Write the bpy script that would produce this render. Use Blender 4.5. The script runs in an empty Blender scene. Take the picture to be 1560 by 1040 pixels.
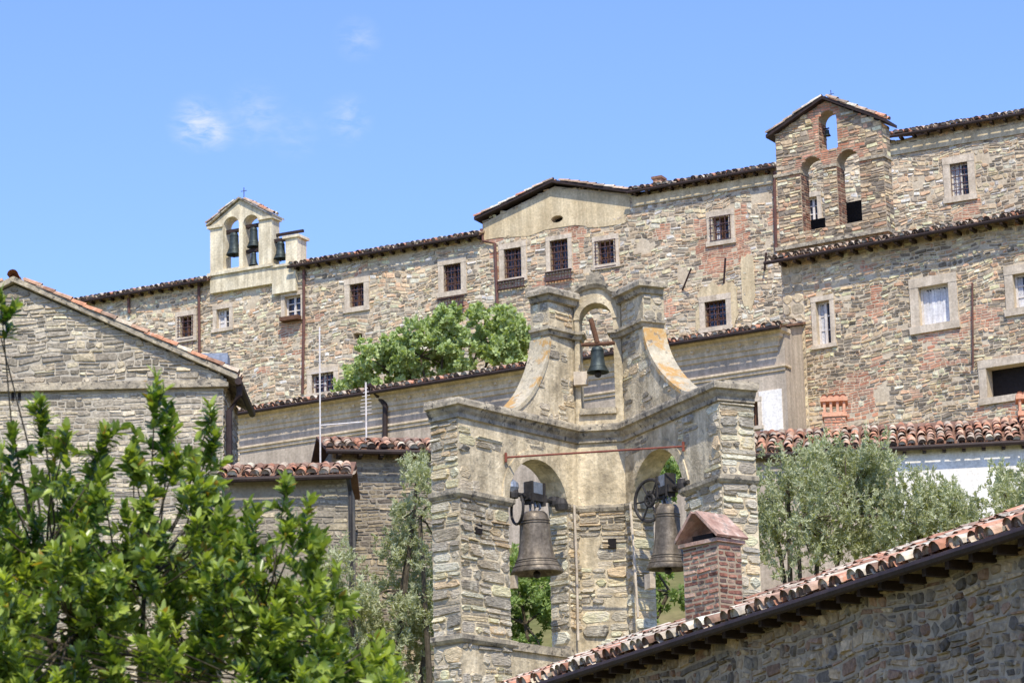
import bpy, math, random
import numpy as np
from mathutils import Vector, Matrix, noise, geometry
random.seed(7); np.random.seed(7)
rad=math.radians
FP=4423.0
Rcam=Matrix.Rotation(rad(90+14),3,'X')@Matrix.Rotation(rad(-1.3),3,'Z')
def ray(px,py): return Rcam@Vector(((px-780)/FP,-(py-520)/FP,-1))
def P(px,py,d):
    r=ray(px,py); return r*(d/r.y)
def atz(px,py,z):
    r=ray(px,py); return r*(z/r.z)
def lin(v):
    v/=255.; return v/12.92 if v<=.04045 else ((v+.055)/1.055)**2.4
def C(r,g,b): return (lin(r),lin(g),lin(b))
R=random.uniform
def hgt(x,y):
    T=[(-4000,-1.6),(5,-1.6),(50,2.6),(58,4.5),(66,8),(72,11),(90,17),(105,20.5),(130,21),(220,5),(400,-8),(6000,-8)]
    for (a,za),(b,zb) in zip(T,T[1:]):
        if y<=b:
            t=max(0,(y-a)/(b-a)); return za+(zb-za)*t
    return -8
class Frame:
    def __init__(s,A,B):
        s.o=Vector((A.x,A.y,0)); d=Vector((B.x-A.x,B.y-A.y,0)); s.L=d.length
        s.u=d.normalized(); s.n=Vector((s.u.y,-s.u.x,0))
    def w(s,a,z,d=0):
        v=s.o+s.u*a+s.n*d; return Vector((v.x,v.y,z))
    def px(s,x,y):
        r=ray(x,y); p=r*(s.o.dot(s.n)/r.dot(s.n)); return ((p-s.o).dot(s.u),p.z)
    def off(s,d):
        f=Frame(s.o,s.o+s.u); f.L=s.L; f.o=s.o+s.n*d; return f
    def poly(s,pts): return [s.px(*p) for p in pts]
class MB:
    def __init__(s): s.V=[];s.F=[];s.C=[]
    def add(s,vs,fs,col=(.5,.5,.5)):
        b=len(s.V); s.V+=[tuple(v) for v in vs]; s.F+=[tuple(b+i for i in f) for f in fs]; s.C+=[col]*len(vs)
    def obj(s,name,mat,parent=None,smooth=False):
        me=bpy.data.meshes.new(name); me.from_pydata(s.V,[],s.F); 
        a=me.color_attributes.new('Col','FLOAT_COLOR','POINT')
        arr=np.ones((len(s.V),4),dtype=np.float32)
        if s.C: arr[:,:3]=np.array(s.C,dtype=np.float32)
        a.data.foreach_set('color',arr.ravel())
        me.materials.append(mat)
        if smooth: me.polygons.foreach_set('use_smooth',[True]*len(me.polygons))
        me.update()
        o=bpy.data.objects.new(name,me); bpy.context.scene.collection.objects.link(o)
        if parent: o.parent=parent
        return o
def empty(name):
    e=bpy.data.objects.new(name,None); bpy.context.scene.collection.objects.link(e); return e
BOXF=[(0,1,2,3),(7,6,5,4),(0,4,5,1),(1,5,6,2),(2,6,7,3),(3,7,4,0)]
def box(mb,f,s0,s1,z0,z1,d0,d1,col=(.5,.5,.5)):
    vs=[f.w(s0,z0,d1),f.w(s1,z0,d1),f.w(s1,z1,d1),f.w(s0,z1,d1),f.w(s0,z0,d0),f.w(s1,z0,d0),f.w(s1,z1,d0),f.w(s0,z1,d0)]
    mb.add(vs,BOXF,col)
def tube(mb,pts,r,n=8,col=(.5,.5,.5),r1=None):
    pts=[Vector(p) for p in pts]; k=len(pts); vs=[]; fs=[]
    for i,p in enumerate(pts):
        t=(pts[min(i+1,k-1)]-pts[max(i-1,0)]).normalized()
        a=t.cross(Vector((0,0,1)));
        if a.length<.05: a=t.cross(Vector((1,0,0)))
        a.normalize(); b=t.cross(a)
        rr=r if r1 is None else r+(r1-r)*i/(k-1)
        for j in range(n):
            th=2*math.pi*j/n; vs.append(p+a*math.cos(th)*rr+b*math.sin(th)*rr)
    for i in range(k-1):
        for j in range(n):
            fs.append((i*n+j,i*n+(j+1)%n,(i+1)*n+(j+1)%n,(i+1)*n+j))
    fs.append(tuple(range(n))); fs.append(tuple((k-1)*n+j for j in reversed(range(n))))
    mb.add(vs,fs,col)
def ring(mb,c,ax,R0,r,n=24,m=6):
    ax=ax.normalized(); a=ax.cross(Vector((0,0,1))).normalized(); b=ax.cross(a)
    vs=[];fs=[]
    for i in range(n):
        t=2*math.pi*i/n; e=a*math.cos(t)+b*math.sin(t)
        for j in range(m):
            q=2*math.pi*j/m; vs.append(c+e*(R0+r*math.cos(q))+ax*r*math.sin(q))
    for i in range(n):
        for j in range(m):
            fs.append((i*m+j,i*m+(j+1)%m,((i+1)%n)*m+(j+1)%m,((i+1)%n)*m+j))
    mb.add(vs,fs)
def lathe(mb,c,prof,n=32,tilt=None,col=(.5,.5,.5)):
    vs=[];fs=[]
    M=tilt or Matrix.Identity(3)
    for r,z in prof:
        for j in range(n):
            t=2*math.pi*j/n; vs.append(c+M@Vector((r*math.cos(t),r*math.sin(t),z)))
    for i in range(len(prof)-1):
        for j in range(n): fs.append((i*n+j,i*n+(j+1)%n,(i+1)*n+(j+1)%n,(i+1)*n+j))
    mb.add(vs,fs,col)
def panel(mb,f,outer,holes,thick,d=0):
    loops=[outer]+holes
    tri=geometry.tessellate_polygon([[Vector((a,b,0)) for a,b in l] for l in loops])
    flat=[p for l in loops for p in l]; n=len(flat)
    vs=[f.w(a,b,d) for a,b in flat]+[f.w(a,b,d-thick) for a,b in flat]
    fs=[tuple(t) for t in tri]+[tuple(n+i for i in reversed(t)) for t in tri]
    k=0
    for l in loops:
        m=len(l)
        for i in range(m):
            j=(i+1)%m; fs.append((k+i,k+j,n+k+j,n+k+i))
        k+=m
    mb.add(vs,fs)
def archpts(f,x0,x1,yt,yb,n=14):
    ym=(yt+yb)/2; s0=f.px(x0,ym)[0]; s1=f.px(x1,ym)[0]; xm=(x0+x1)/2
    zt=f.px(xm,yt)[1]; zb=f.px(xm,yb)[1]; r=(s1-s0)/2; c=(s0+s1)/2; ry=min(r,(zt-zb)*.8); zs=zt-ry
    return [(s0,zb),(s1,zb)]+[(c+r*math.cos(math.pi*i/n),zs+ry*math.sin(math.pi*i/n)) for i in range(n+1)],(s0,s1,zb,zs,zt)
def rectpts(s0,s1,z0,z1): return [(s0,z0),(s1,z0),(s1,z1),(s0,z1)]
def scan(loops,z):
    xs=[]
    for l in loops:
        m=len(l)
        for i in range(m):
            a=l[i]; b=l[(i+1)%m]
            if (a[1]<=z)!=(b[1]<=z): xs.append(a[0]+(z-a[1])/(b[1]-a[1])*(b[0]-a[0]))
    xs.sort(); return list(zip(xs[0::2],xs[1::2]))
def emit(mb,f,s0,s1,z0,z1,d,pr,col,gap,jit,near,warp,seed):
    s0+=gap*.5;s1-=gap*.5;z0+=gap*.5;z1-=gap*.5
    w=s1-s0;h=z1-z0
    if w<.02 or h<.015: return
    cut=min(w,h)*R(.12,.36)
    if near: base=[(s0+cut,z0),(s1-cut,z0),(s1,z0+cut),(s1,z1-cut),(s1-cut,z1),(s0+cut,z1),(s0,z1-cut),(s0,z0+cut)]
    else:
        base=[(s0,z0+cut*R(0,1.6)),(s0+cut*R(.5,2),z0),(s1,z0+cut*R(0,.8)),(s1,z1-cut*R(0,1.6)),(s1-cut*R(.5,2),z1),(s0,z1-cut*R(0,.6))]
    pts=[]
    for a,b in base:
        a+=R(-jit,jit)*min(w,.3)*.5; b+=R(-jit,jit)*h
        if warp: b+=noise.noise(Vector((a*.7,b*.7,seed)))*warp+noise.noise(Vector((a*2.4,b*2.4,seed+5)))*warp*.35
        pts.append((a,b))
    cx=sum(p[0] for p in pts)/len(pts); cz=sum(p[1] for p in pts)/len(pts); k=len(pts)
    ins=min(.02,h*.1)
    vs=[f.w(a,b,d-.01) for a,b in pts]
    tx=R(-.35,.35)*pr; tz=R(-.35,.35)*pr
    for a,b in pts:
        aa=a+(ins if a<cx else -ins); bb=b+(ins if b<cz else -ins)
        vs.append(f.w(aa,bb,d+pr+tx*(1 if a<cx else -1)+tz*(1 if b<cz else -1)))
    fs=[(i,(i+1)%k,k+(i+1)%k,k+i) for i in range(k)]+[tuple(range(k,2*k))]
    mb.add(vs,fs,col)
WARM=(1.04,.99,.90)
def pal(cols,br=1.0,var=.15,sat=1.0,warm=False):
    cs=[C(*c) for c in cols]
    def g(s,z):
        c=random.choice(cs); k=br*(1+R(-var,var)); m=sum(c)/3
        c=tuple(min(.66,(m+(v-m)*sat)*k) for v in c)
        return tuple(a*b for a,b in zip(c,WARM)) if warm else c
    return g
PBRICK=pal([(194,138,108),(178,124,98),(200,154,124),(172,130,108),(194,162,134)],1.1,.18)
PBRD=pal([(146,100,82),(128,90,76),(162,120,100),(116,94,84),(180,152,130)],.95,.22)
def stones(mb,f,loops,z0,z1,rh=(.1,.19),ww=(.16,.5),pr=(.008,.035),gap=.02,colf=None,d=0,warp=.06,jit=.09,near=False,brick=None,keep=None,seed=0.):
    z=z0
    while z<z1-.04:
        h=min(R(*rh),z1-z)
        for a,b in scan(loops,z+h/2):
            s=a
            while s<b-.03:
                w=R(*ww) if random.random()<.6 else R(ww[0],(ww[0]+ww[1])*.5)
                if b-s-w<ww[0]*.7: w=b-s
                if keep and not keep(s+w/2,z+h/2): s+=w; continue
                if brick and brick(s+w/2,z+h/2):
                    m=max(1,round(w/.26)); k=max(1,round(h/.075))
                    for i in range(m):
                        for j in range(k):
                            emit(mb,f,s+w*i/m,s+w*(i+1)/m,z+h*j/k,z+h*(j+1)/k,d,.008,PBRICK(0,0),gap*.6,.04,False,warp,seed)
                elif random.random()<.3 and h>.1:
                    q=R(.35,.65)*h; w2=R(.35,.65)*w
                    if random.random()<.5 and w>.22:
                        emit(mb,f,s,s+w2,z,z+q,d,R(*pr),colf(s,z),gap,jit,near,warp,seed); emit(mb,f,s+w2,s+w,z,z+q,d,R(*pr),colf(s,z),gap,jit,near,warp,seed)
                    else: emit(mb,f,s,s+w,z,z+q,d,R(*pr),colf(s,z),gap,jit,near,warp,seed)
                    emit(mb,f,s,s+w,z+q,z+h,d,R(*pr),colf(s,z),gap,jit,near,warp,seed)
                else: emit(mb,f,s,s+w,z,z+h,d,R(*pr),colf(s,z),gap,jit,near,warp,seed)
                s+=w
        z+=h
# ---------- materials
def newmat(name):
    m=bpy.data.materials.new(name); m.use_nodes=True; nt=m.node_tree; b=nt.nodes['Principled BSDF']; b.inputs['Roughness'].default_value=.9
    b.inputs['Specular IOR Level'].default_value=.2
    return m,nt,b
def nz(nt,scale,detail=6,vec=None,rough=.6):
    n=nt.nodes.new('ShaderNodeTexNoise'); n.inputs['Scale'].default_value=scale; n.inputs['Detail'].default_value=detail; n.inputs['Roughness'].default_value=rough
    if vec: nt.links.new(vec,n.inputs['Vector'])
    return n
def ramp(nt,src,stops):
    r=nt.nodes.new('ShaderNodeValToRGB'); nt.links.new(src,r.inputs[0]); e=r.color_ramp.elements
    while len(e)<len(stops): e.new(.5)
    for i,(p,c) in enumerate(stops): e[i].position=p; e[i].color=(*c,1) if len(c)==3 else c
    return r
def mix(nt,a,b,fac,mode='MIX'):
    m=nt.nodes.new('ShaderNodeMix'); m.data_type='RGBA'; m.blend_type=mode
    for sk,v in ((0,fac),(6,a),(7,b)):
        if hasattr(v,'is_linked'): nt.links.new(v,m.inputs[sk])
        elif sk==0: m.inputs[0].default_value=v
        else: m.inputs[sk].default_value=(*v,1)
    return m.outputs[2]
def bump(nt,b,h,st,dist=.03):
    n=nt.nodes.new('ShaderNodeBump'); n.inputs['Strength'].default_value=st; n.inputs['Distance'].default_value=dist
    nt.links.new(h,n.inputs['Height']); nt.links.new(n.outputs[0],b.inputs['Normal'])
def objv(nt,sc=(1,1,1)):
    t=nt.nodes.new('ShaderNodeTexCoord'); m=nt.nodes.new('ShaderNodeMapping'); m.inputs['Scale'].default_value=sc
    nt.links.new(t.outputs['Object'],m.inputs[0]); return m.outputs[0]
G=lambda v:(v,v,v)
def attrmat(name,fine=9,bs=.6,bd=.02,lichen=None,dark=(.74,.70,.64),rough=.92,lam=False,lth=.6,black=0):
    m,nt,b=newmat(name); v=objv(nt); a=nt.nodes.new('ShaderNodeAttribute'); a.attribute_name='Col'
    n1=nz(nt,fine,8,objv(nt,(1,1,3.5)) if lam else v); r1=ramp(nt,n1.outputs[0],[(.3,G(.6)),(.7,G(1.35))])
    c=mix(nt,a.outputs['Color'],r1.outputs[0],1,'MULTIPLY')
    n2=nz(nt,.5,5,v); r2=ramp(nt,n2.outputs[0],[(.35,dark),(.6,(1.16,1.14,1.09))])
    c=mix(nt,c,r2.outputs[0],.9,'MULTIPLY')
    if black:
        n5=nz(nt,2.4,8,v,.72); r5=ramp(nt,n5.outputs[0],[(black,G(0)),(black+.1,G(.75))]); c=mix(nt,c,C(84,80,73),r5.outputs[0])
    if lichen:
        n3=nz(nt,3.2,8,v,.7); r3=ramp(nt,n3.outputs[0],[(lth,G(0)),(lth+.06,G(.85))]); c=mix(nt,c,lichen,r3.outputs[0])
    nt.links.new(c,b.inputs['Base Color']); b.inputs['Roughness'].default_value=rough
    bump(nt,b,n1.outputs[0],bs,bd); return m
def noisemat(name,stops,scale=2.,fine=14,bs=.4,bd=.02,rough=.9,streak=0,spots=None,metal=0):
    m,nt,b=newmat(name); v=objv(nt)
    n=nz(nt,scale,9,v,.65); r=ramp(nt,n.outputs[0],stops); c=r.outputs[0]
    n2=nz(nt,fine,6,v); r2=ramp(nt,n2.outputs[0],[(.3,G(.78)),(.7,G(1.15))]); c=mix(nt,c,r2.outputs[0],1,'MULTIPLY')
    if streak:
        n3=nz(nt,3,6,objv(nt,(1.6,1.6,.14)),.6); r3=ramp(nt,n3.outputs[0],[(.42,G(1-streak)),(.62,G(1.05))]); c=mix(nt,c,r3.outputs[0],1,'MULTIPLY')
    if spots:
        for (sc,th,col) in spots:
            n4=nz(nt,sc,9,v,.72); r4=ramp(nt,n4.outputs[0],[(th,G(0)),(th+.05,G(.9))]); c=mix(nt,c,col,r4.outputs[0])
    nt.links.new(c,b.inputs['Base Color']); b.inputs['Roughness'].default_value=rough; b.inputs['Metallic'].default_value=metal
    bump(nt,b,n2.outputs[0],bs,bd); return m
M_stone=attrmat('rubble_stone')
M_stoneN=attrmat('near_stone',fine=16,bs=.9,bd=.03)
M_ash=attrmat('layered_sandstone',fine=11,bs=1.0,bd=.05,lichen=C(216,206,180),lam=True,lth=.55,black=.6)
M_tile=attrmat('terracotta_tile',fine=10,bs=.5,lichen=C(200,190,168),dark=(.8,.78,.75),lth=.57,black=.62)
M_mortar=noisemat('lime_mortar',[(.3,C(186,168,138)),(.7,C(216,200,170))],1.5)
M_mortarD=noisemat('old_mortar',[(.3,C(146,130,106)),(.7,C(182,166,138))],2)
M_mortarN=noisemat('grey_mortar',[(.3,C(160,151,132)),(.7,C(198,188,166))],2)
M_cream=noisemat('cream_plaster',[(.3,C(206,190,154)),(.55,C(236,222,186)),(.75,C(240,229,198))],1.8,streak=.25,spots=[(5,.68,C(140,132,114))])
M_ped=noisemat('ochre_plaster',[(.3,C(200,178,136)),(.7,C(230,211,170))],1.2,streak=.2,spots=[(2,.62,C(176,154,120)),(6,.64,C(206,170,132))])
M_tow=noisemat('weathered_plaster',[(.25,C(150,138,114)),(.42,C(202,185,150)),(.6,C(232,215,178)),(.75,C(204,190,160))],2.2,bs=.8,bd=.03,streak=.3,spots=[(4,.6,C(144,134,114)),(9,.63,C(106,98,86)),(1.6,.64,C(124,118,104))])
M_corn=noisemat('lichened_cornice',[(.3,C(108,103,92)),(.5,C(168,156,132)),(.7,C(206,192,160))],4,bs=.9,bd=.03,spots=[(6,.55,C(82,78,71)),(3.2,.64,C(190,152,92))])
M_vol=noisemat('orange_lichen_stone',[(.3,C(160,150,126)),(.7,C(210,196,164))],4,bs=.8,spots=[(1.9,.5,C(188,146,84)),(6,.54,C(190,176,142)),(8,.58,C(126,118,102)),(13,.6,C(208,194,156))])
M_grey=noisemat('grey_plaster',[(.3,C(174,158,136)),(.6,C(198,182,158)),(.75,C(212,197,172))],.7,streak=.2,spots=[(1.2,.66,C(212,195,162))])
M_greyc=noisemat('cornice_plaster',[(.3,C(206,184,150)),(.7,C(228,208,176))],2,streak=.2)
M_white=noisemat('white_plaster',[(.3,C(232,224,206)),(.7,C(244,238,224))],1.5,streak=.08)
M_surr=noisemat('pale_stone_surround',[(.3,C(192,175,148)),(.7,C(226,210,184))],3,streak=.15)
M_dark=noisemat('dark_metal',[(.3,C(46,38,34)),(.7,C(68,54,47))],3,rough=.6)
M_blk=noisemat('black_iron',[(.3,C(44,42,40)),(.7,C(72,68,63))],5,rough=.55)
M_pipe=noisemat('brown_downpipe',[(.3,C(92,64,54)),(.7,C(118,84,72))],3,rough=.5)
M_red=noisemat('rust_tie_rod',[(.3,C(126,70,56)),(.7,C(146,88,70))],6,rough=.7)
M_iron=noisemat('iron_grille',[(.3,C(76,56,54)),(.7,C(106,82,78))],6,rough=.7)
M_wood=noisemat('brown_wood',[(.3,C(86,60,44)),(.7,C(118,86,64))],6)
M_wframe=noisemat('white_window_frame',[(.3,C(204,196,184)),(.7,C(226,219,208))],4,rough=.6)
M_zinc=noisemat('galvanised_metal',[(.3,C(120,128,136)),(.7,C(158,164,170))],5,rough=.45,metal=.4)
M_bronze=noisemat('bell_bronze',[(.3,C(104,94,80)),(.55,C(134,123,106)),(.7,C(166,154,134))],5,fine=20,bs=.2,rough=.5,streak=.4,metal=.3)
M_bdark=noisemat('dark_bronze',[(.3,C(50,58,56)),(.7,C(82,90,86))],5,rough=.5,metal=.4)
M_curt=noisemat('white_curtain',[(.3,C(214,212,208)),(.7,C(240,238,234))],3,streak=.2)
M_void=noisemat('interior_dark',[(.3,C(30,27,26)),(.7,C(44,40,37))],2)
M_ground=noisemat('hillside_grass',[(.3,C(88,96,50)),(.5,C(112,110,66)),(.7,C(140,126,90))],.3,fine=4)
M_bark=noisemat('tree_bark',[(.3,C(66,58,46)),(.7,C(104,94,76))],12,fine=40)
M_hood=noisemat('old_tile_hood',[(.3,C(150,116,98)),(.55,C(188,156,134)),(.7,C(214,196,174))],6,bs=.6,spots=[(5,.54,C(132,118,104))])
m,nt,b=newmat('window_glass'); b.inputs['Base Color'].default_value=(*C(50,52,62),1); b.inputs['Roughness'].default_value=.12
b.inputs['Specular IOR Level'].default_value=.5
M_glass=m
def leafmat(name,rough=.45,tr=.35,spec=.4):
    m,nt,b=newmat(name); a=nt.nodes.new('ShaderNodeAttribute'); a.attribute_name='Col'
    nt.links.new(a.outputs['Color'],b.inputs['Base Color']); b.inputs['Roughness'].default_value=rough; b.inputs['Specular IOR Level'].default_value=spec
    t=nt.nodes.new('ShaderNodeBsdfTranslucent'); g=mix(nt,a.outputs['Color'],(1.5,1.55,.5),1,'MULTIPLY'); nt.links.new(g,t.inputs[0])
    ms=nt.nodes.new('ShaderNodeMixShader'); ms.inputs[0].default_value=tr
    nt.links.new(b.outputs[0],ms.inputs[1]); nt.links.new(t.outputs[0],ms.inputs[2]); nt.links.new(ms.outputs[0],nt.nodes['Material Output'].inputs[0]); return m
M_leaf=leafmat('bay_leaf',.33,.36,.6); M_olive=leafmat('olive_leaf',.6,.3,.3)

# ---------- building helpers
TERR=pal([(190,138,106),(170,120,92),(200,160,130),(162,136,114),(184,150,122),(200,184,158),(144,110,88),(174,158,136)],1.05,.2)
PALE=pal([(186,164,140),(200,188,168),(168,144,122),(150,134,116),(184,134,106)],1.05,.18)
OLDT=pal([(180,132,106),(188,156,130),(160,134,114),(198,184,160),(156,112,88),(182,172,152),(136,110,92),(206,194,172)],1.05,.22)
def tile(mb,p,ax,side,up,r0,r1,L,col,cap=False):
    vs=[];n=6
    for (q,r) in ((p,r0),(p+ax*L,r1)):
        for i in range(n+1):
            t=math.pi*i/n; vs.append(q+side*math.cos(t)*r+up*math.sin(t)*r)
    fs=[(i,i+1,n+2+i,n+1+i) for i in range(n)]
    mb.add(vs,fs,col)
    if cap:
        q=p+ax*.03; vs=[q+side*math.cos(math.pi*i/n)*r0*.95+up*math.sin(math.pi*i/n)*r0*.95 for i in range(n+1)]
        mb.add(vs,[tuple(range(n+1))],random.choice((C(190,178,156),C(120,100,85),C(150,130,108),C(96,80,68))))
def tilefield(mb,f,s0,s1,z,d0,pitch,run,colf,sp=.215):
    cp,sn=math.cos(pitch),math.sin(pitch)
    ax=Vector((-f.n.x*cp,-f.n.y*cp,sn)); up=Vector((f.n.x*sn,f.n.y*sn,cp)); sd=f.u
    k=int((s1-s0)/sp); sp=(s1-s0)/k; rows=max(1,int(run/.36))
    for i in range(k):
        s=s0+sp*(i+.5); cj=R(-.025,.025); st=R(-.05,.05)
        for j in range(rows):
            p=f.w(s+cj+R(-.02,.02),z,d0)+ax*(j*.36+st+R(-.03,.03))+up*(.02+R(0,.03))
            tile(mb,p,(ax+up*R(-.07,.01)+sd*R(-.1,.1)).normalized(),sd,up,R(.09,.108),R(.075,.088),.42,colf(0,0),j==0)
            if j<1:
                q=f.w(s+sp*.5,z,d0)+ax*(j*.36+R(-.03,.05))+up*.07
                tile(mb,q,ax,sd,-up,.09,.08,.42,colf(0,0))
def roof(e,f,s0,s1,z,over=.28,run=4.,pitch=17,trun=1.1,colf=PALE,gut=True,raft=True,th=.07,sx=.1,nm=''):
    p=rad(pitch); t=math.tan(p); mb=MB()
    pr=[(over,z-over*t),(over,z-over*t+th),(-run,z+run*t+th),(-2*run,z+th),(-2*run,z),(-run,z+run*t)]
    vs=[f.w(s,zz,d) for s in (s0-sx,s1+sx) for d,zz in pr]; n=6
    fs=[(0,1,2,5),(5,2,3,4),(6,11,8,7),(11,10,9,8)]+[(i,n+i,n+(i+1)%n,(i+1)%n) for i in range(n)]
    mb.add(vs,fs); mb.obj('roof_slab'+nm,M_tileflat,e)
    mb=MB(); tilefield(mb,f,s0-sx,s1+sx,z-over*t+th-.01,over+.03,p,trun,colf); mb.obj('roof_tiles'+nm,M_tile,e)
    mb=MB()
    if gut: tube(mb,[f.w(s0-sx,z-over*t-.02,over+.09),f.w(s1+sx,z-over*t+.0,over+.09)],.055,8)
    if raft:
        s=s0+.1
        while s<s1: box(mb,f,s,s+.08,z-over*t-.1,z-over*t-.004,-.05,over-.02); s+=.45
    if gut or raft: mb.obj('eave_gutter_and_rafters'+nm,M_dark,e)
def body(e,f,s0,s1,z0,z,run,pitch,dfront,mat,nm=''):
    t=math.tan(rad(pitch)); mb=MB()
    pr=[(dfront,z0),(dfront,z-dfront*t-.03),(-run,z+run*t-.03),(-2*run+.3,z+.05),(-2*run+.3,z0)]; n=5
    vs=[f.w(s,zz,d) for s in (s0+.02,s1-.02) for d,zz in pr]
    mb.add(vs,[tuple(range(n)),tuple(reversed(range(n,2*n)))]+[(i,n+i,n+(i+1)%n,(i+1)%n) for i in range(n)]); mb.obj('building_body'+nm,mat,e)
M_tileflat=noisemat('roof_underlay',[(.3,C(110,82,66)),(.7,C(150,116,92))],3)
class Wins:
    def __init__(s,f): s.f=f; s.h=[]; s.st=[]; s.sur=MB(); s.fr=MB(); s.gl=MB(); s.ir=MB(); s.wf=MB(); s.cu=MB(); s.vo=MB()
    def add(s,x0,y0,x1,y1,sw=.2,frame='brown',grille=0,curtain=0,below=0,mull=True,sur=True,void=False,sill=0):
        f=s.f; xm=(x0+x1)/2; ym=(y0+y1)/2
        a=f.px(x0,ym)[0]; b=f.px(x1,ym)[0]; zt=f.px(xm,y0)[1]; zb=f.px(xm,y1)[1]
        s.h.append(rectpts(a,b,zb,zt)); 
        if sur:
            m=s.sur; e=.006; p=.04
            box(m,f,a-sw,b+sw,zt-e,zt+sw,-.02,p+.01); box(m,f,a-sw-.03,b+sw+.03,zb-sw*.8,zb+e,-.02,p+.05+sill)
            box(m,f,a-sw+.01,a+e,zb+e,zt-e,-.02,p); box(m,f,b-e,b+sw-.01,zb+e,zt-e,-.02,p)
            s.st.append(rectpts(a-sw,b+sw,zb-sw*.8,zt+sw))
        else: s.st.append(rectpts(a,b,zb,zt))
        D=-.22
        if void:
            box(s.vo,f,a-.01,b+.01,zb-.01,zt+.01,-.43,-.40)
        else:
            box(s.gl,f,a-.02,b+.02,zb-.02,zt+.02,D-.03,D)
            w=s.wf if frame=='white' else s.fr
            t=.055
            box(w,f,a-.01,b+.01,zt-t,zt+.01,D+.003,D+.06); box(w,f,a-.01,b+.01,zb-.01,zb+t,D+.003,D+.06)
            box(w,f,a-.01,a+t,zb+t,zt-t,D+.003,D+.06); box(w,f,b-t,b+.01,zb+t,zt-t,D+.003,D+.06)
            if mull:
                c=(a+b)/2; box(w,f,c-.04,c+.04,zb+t,zt-t,D+.003,D+.07)
                for q in (.36,.68):
                    zz=zb+(zt-zb)*q; box(w,f,a+t,c-.04,zz-.018,zz+.018,D+.003,D+.045); box(w,f,c+.04,b-t,zz-.018,zz+.018,D+.003,D+.045)
            if curtain:
                c0=a+t; 
                k=10; W=(b-a)*curtain-t
                for i in range(k):
                    q0=c0+W*i/k; q1=c0+W*(i+1)/k; dd=D+.012+(.012 if i%2 else 0)
                    s.cu.add([f.w(q0,zb+t,dd),f.w(q1,zb+t,dd+(.012 if i%2==0 else -.012)),f.w(q1,zt-t-R(0,.1),dd),f.w(q0,zt-t,dd)],[(0,1,2,3)])
        if grille:
            D=.07 if grille==2 else -.06
            zb2=zb-below; r=.012; n=max(3,int((b-a)/.14)); ex=.06 if grille==2 else 0
            for i in range(n+1):
                q=a-ex+(b-a+2*ex)*i/n; box(s.ir,f,q-r,q+r,zb2,zt,D-r,D+r)
            k=max(3,int((zt-zb2)/.22))
            for i in range(k+1):
                q=zb2+(zt-zb2)*i/k; box(s.ir,f,a-ex-.03,b+ex+.03,q-r,q+r,D+r+.002,D+3*r)
            if below:
                for q in (a-ex,b+ex): box(s.ir,f,q-r,q+r,zb2+.05,zb2+.08,0,D-r)
    def done(s,e):
        for mb,n,mt in ((s.sur,'window_surrounds',M_surr),(s.fr,'window_frames',M_wood),(s.gl,'window_panes',M_glass),(s.ir,'window_grilles',M_iron),(s.wf,'window_frames_white',M_wframe),(s.cu,'curtains',M_curt),(s.vo,'dark_openings',M_void)):
            if mb.V: mb.obj(n,mt,e)
def sweep(mb,pts,z,prof,zoff=0):
    pts=[Vector((p.x,p.y,0)) for p in pts]; k=len(pts); vs=[];m=len(prof)
    for i,p in enumerate(pts):
        ns=[]
        if i>0: d=(pts[i]-pts[i-1]).normalized(); ns.append(Vector((d.y,-d.x,0)))
        if i<k-1: d=(pts[i+1]-pts[i]).normalized(); ns.append(Vector((d.y,-d.x,0)))
        if len(ns)==2:
            nn=(ns[0]+ns[1]); nn=nn/max(.25,nn.length_squared/2)
        else: nn=ns[0]
        for d,h in prof: vs.append(p+nn*d+Vector((0,0,z+h)))
    fs=[(i*m+j,(i+1)*m+j,(i+1)*m+(j+1)%m,i*m+(j+1)%m) for i in range(k-1) for j in range(m)]
    fs+=[tuple(range(m)),tuple((k-1)*m+j for j in reversed(range(m)))]
    mb.add(vs,fs)
def tubepx(mb,f,pts,d,r): tube(mb,[f.w(*f.px(x,y),d) for x,y in pts],r,8)
def rake(e,f,A,B,over,depth,th=.1,nm='',colf=TERR,slabm=None):
    mb=MB(); (a,za),(b,zb)=A,B
    vs=[f.w(a,za,over),f.w(b,zb,over),f.w(b,zb+th,over),f.w(a,za+th,over),f.w(a,za,-depth),f.w(b,zb,-depth),f.w(b,zb+th,-depth),f.w(a,za+th,-depth)]
    mb.add(vs,BOXF); mb.obj('rake_slab'+nm,slabm or M_dark,e)
    mb=MB(); v=f.u*(b-a)+Vector((0,0,zb-za)); L=v.length; ax=v.normalized(); 
    if ax.z<0: ax=-ax; p0=f.w(b,zb+th,0)
    else: p0=f.w(a,za+th,0)
    up=f.n.cross(ax); 
    if up.z<0: up=-up
    n=int(L/.36)
    for r in range(4 if depth>.8 else 2):
        dd=over-.06-r*.23
        for i in range(n):
            tile(mb,p0+f.n*(dd+R(-.015,.015))+ax*(i*.36+R(-.03,.03))+up*(.01+R(0,.025)),(ax-up*.04).normalized(),f.n,up,.1,.08,.42,colf(0,0),i==0)
    mb.obj('rake_tiles'+nm,M_tile,e)

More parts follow.
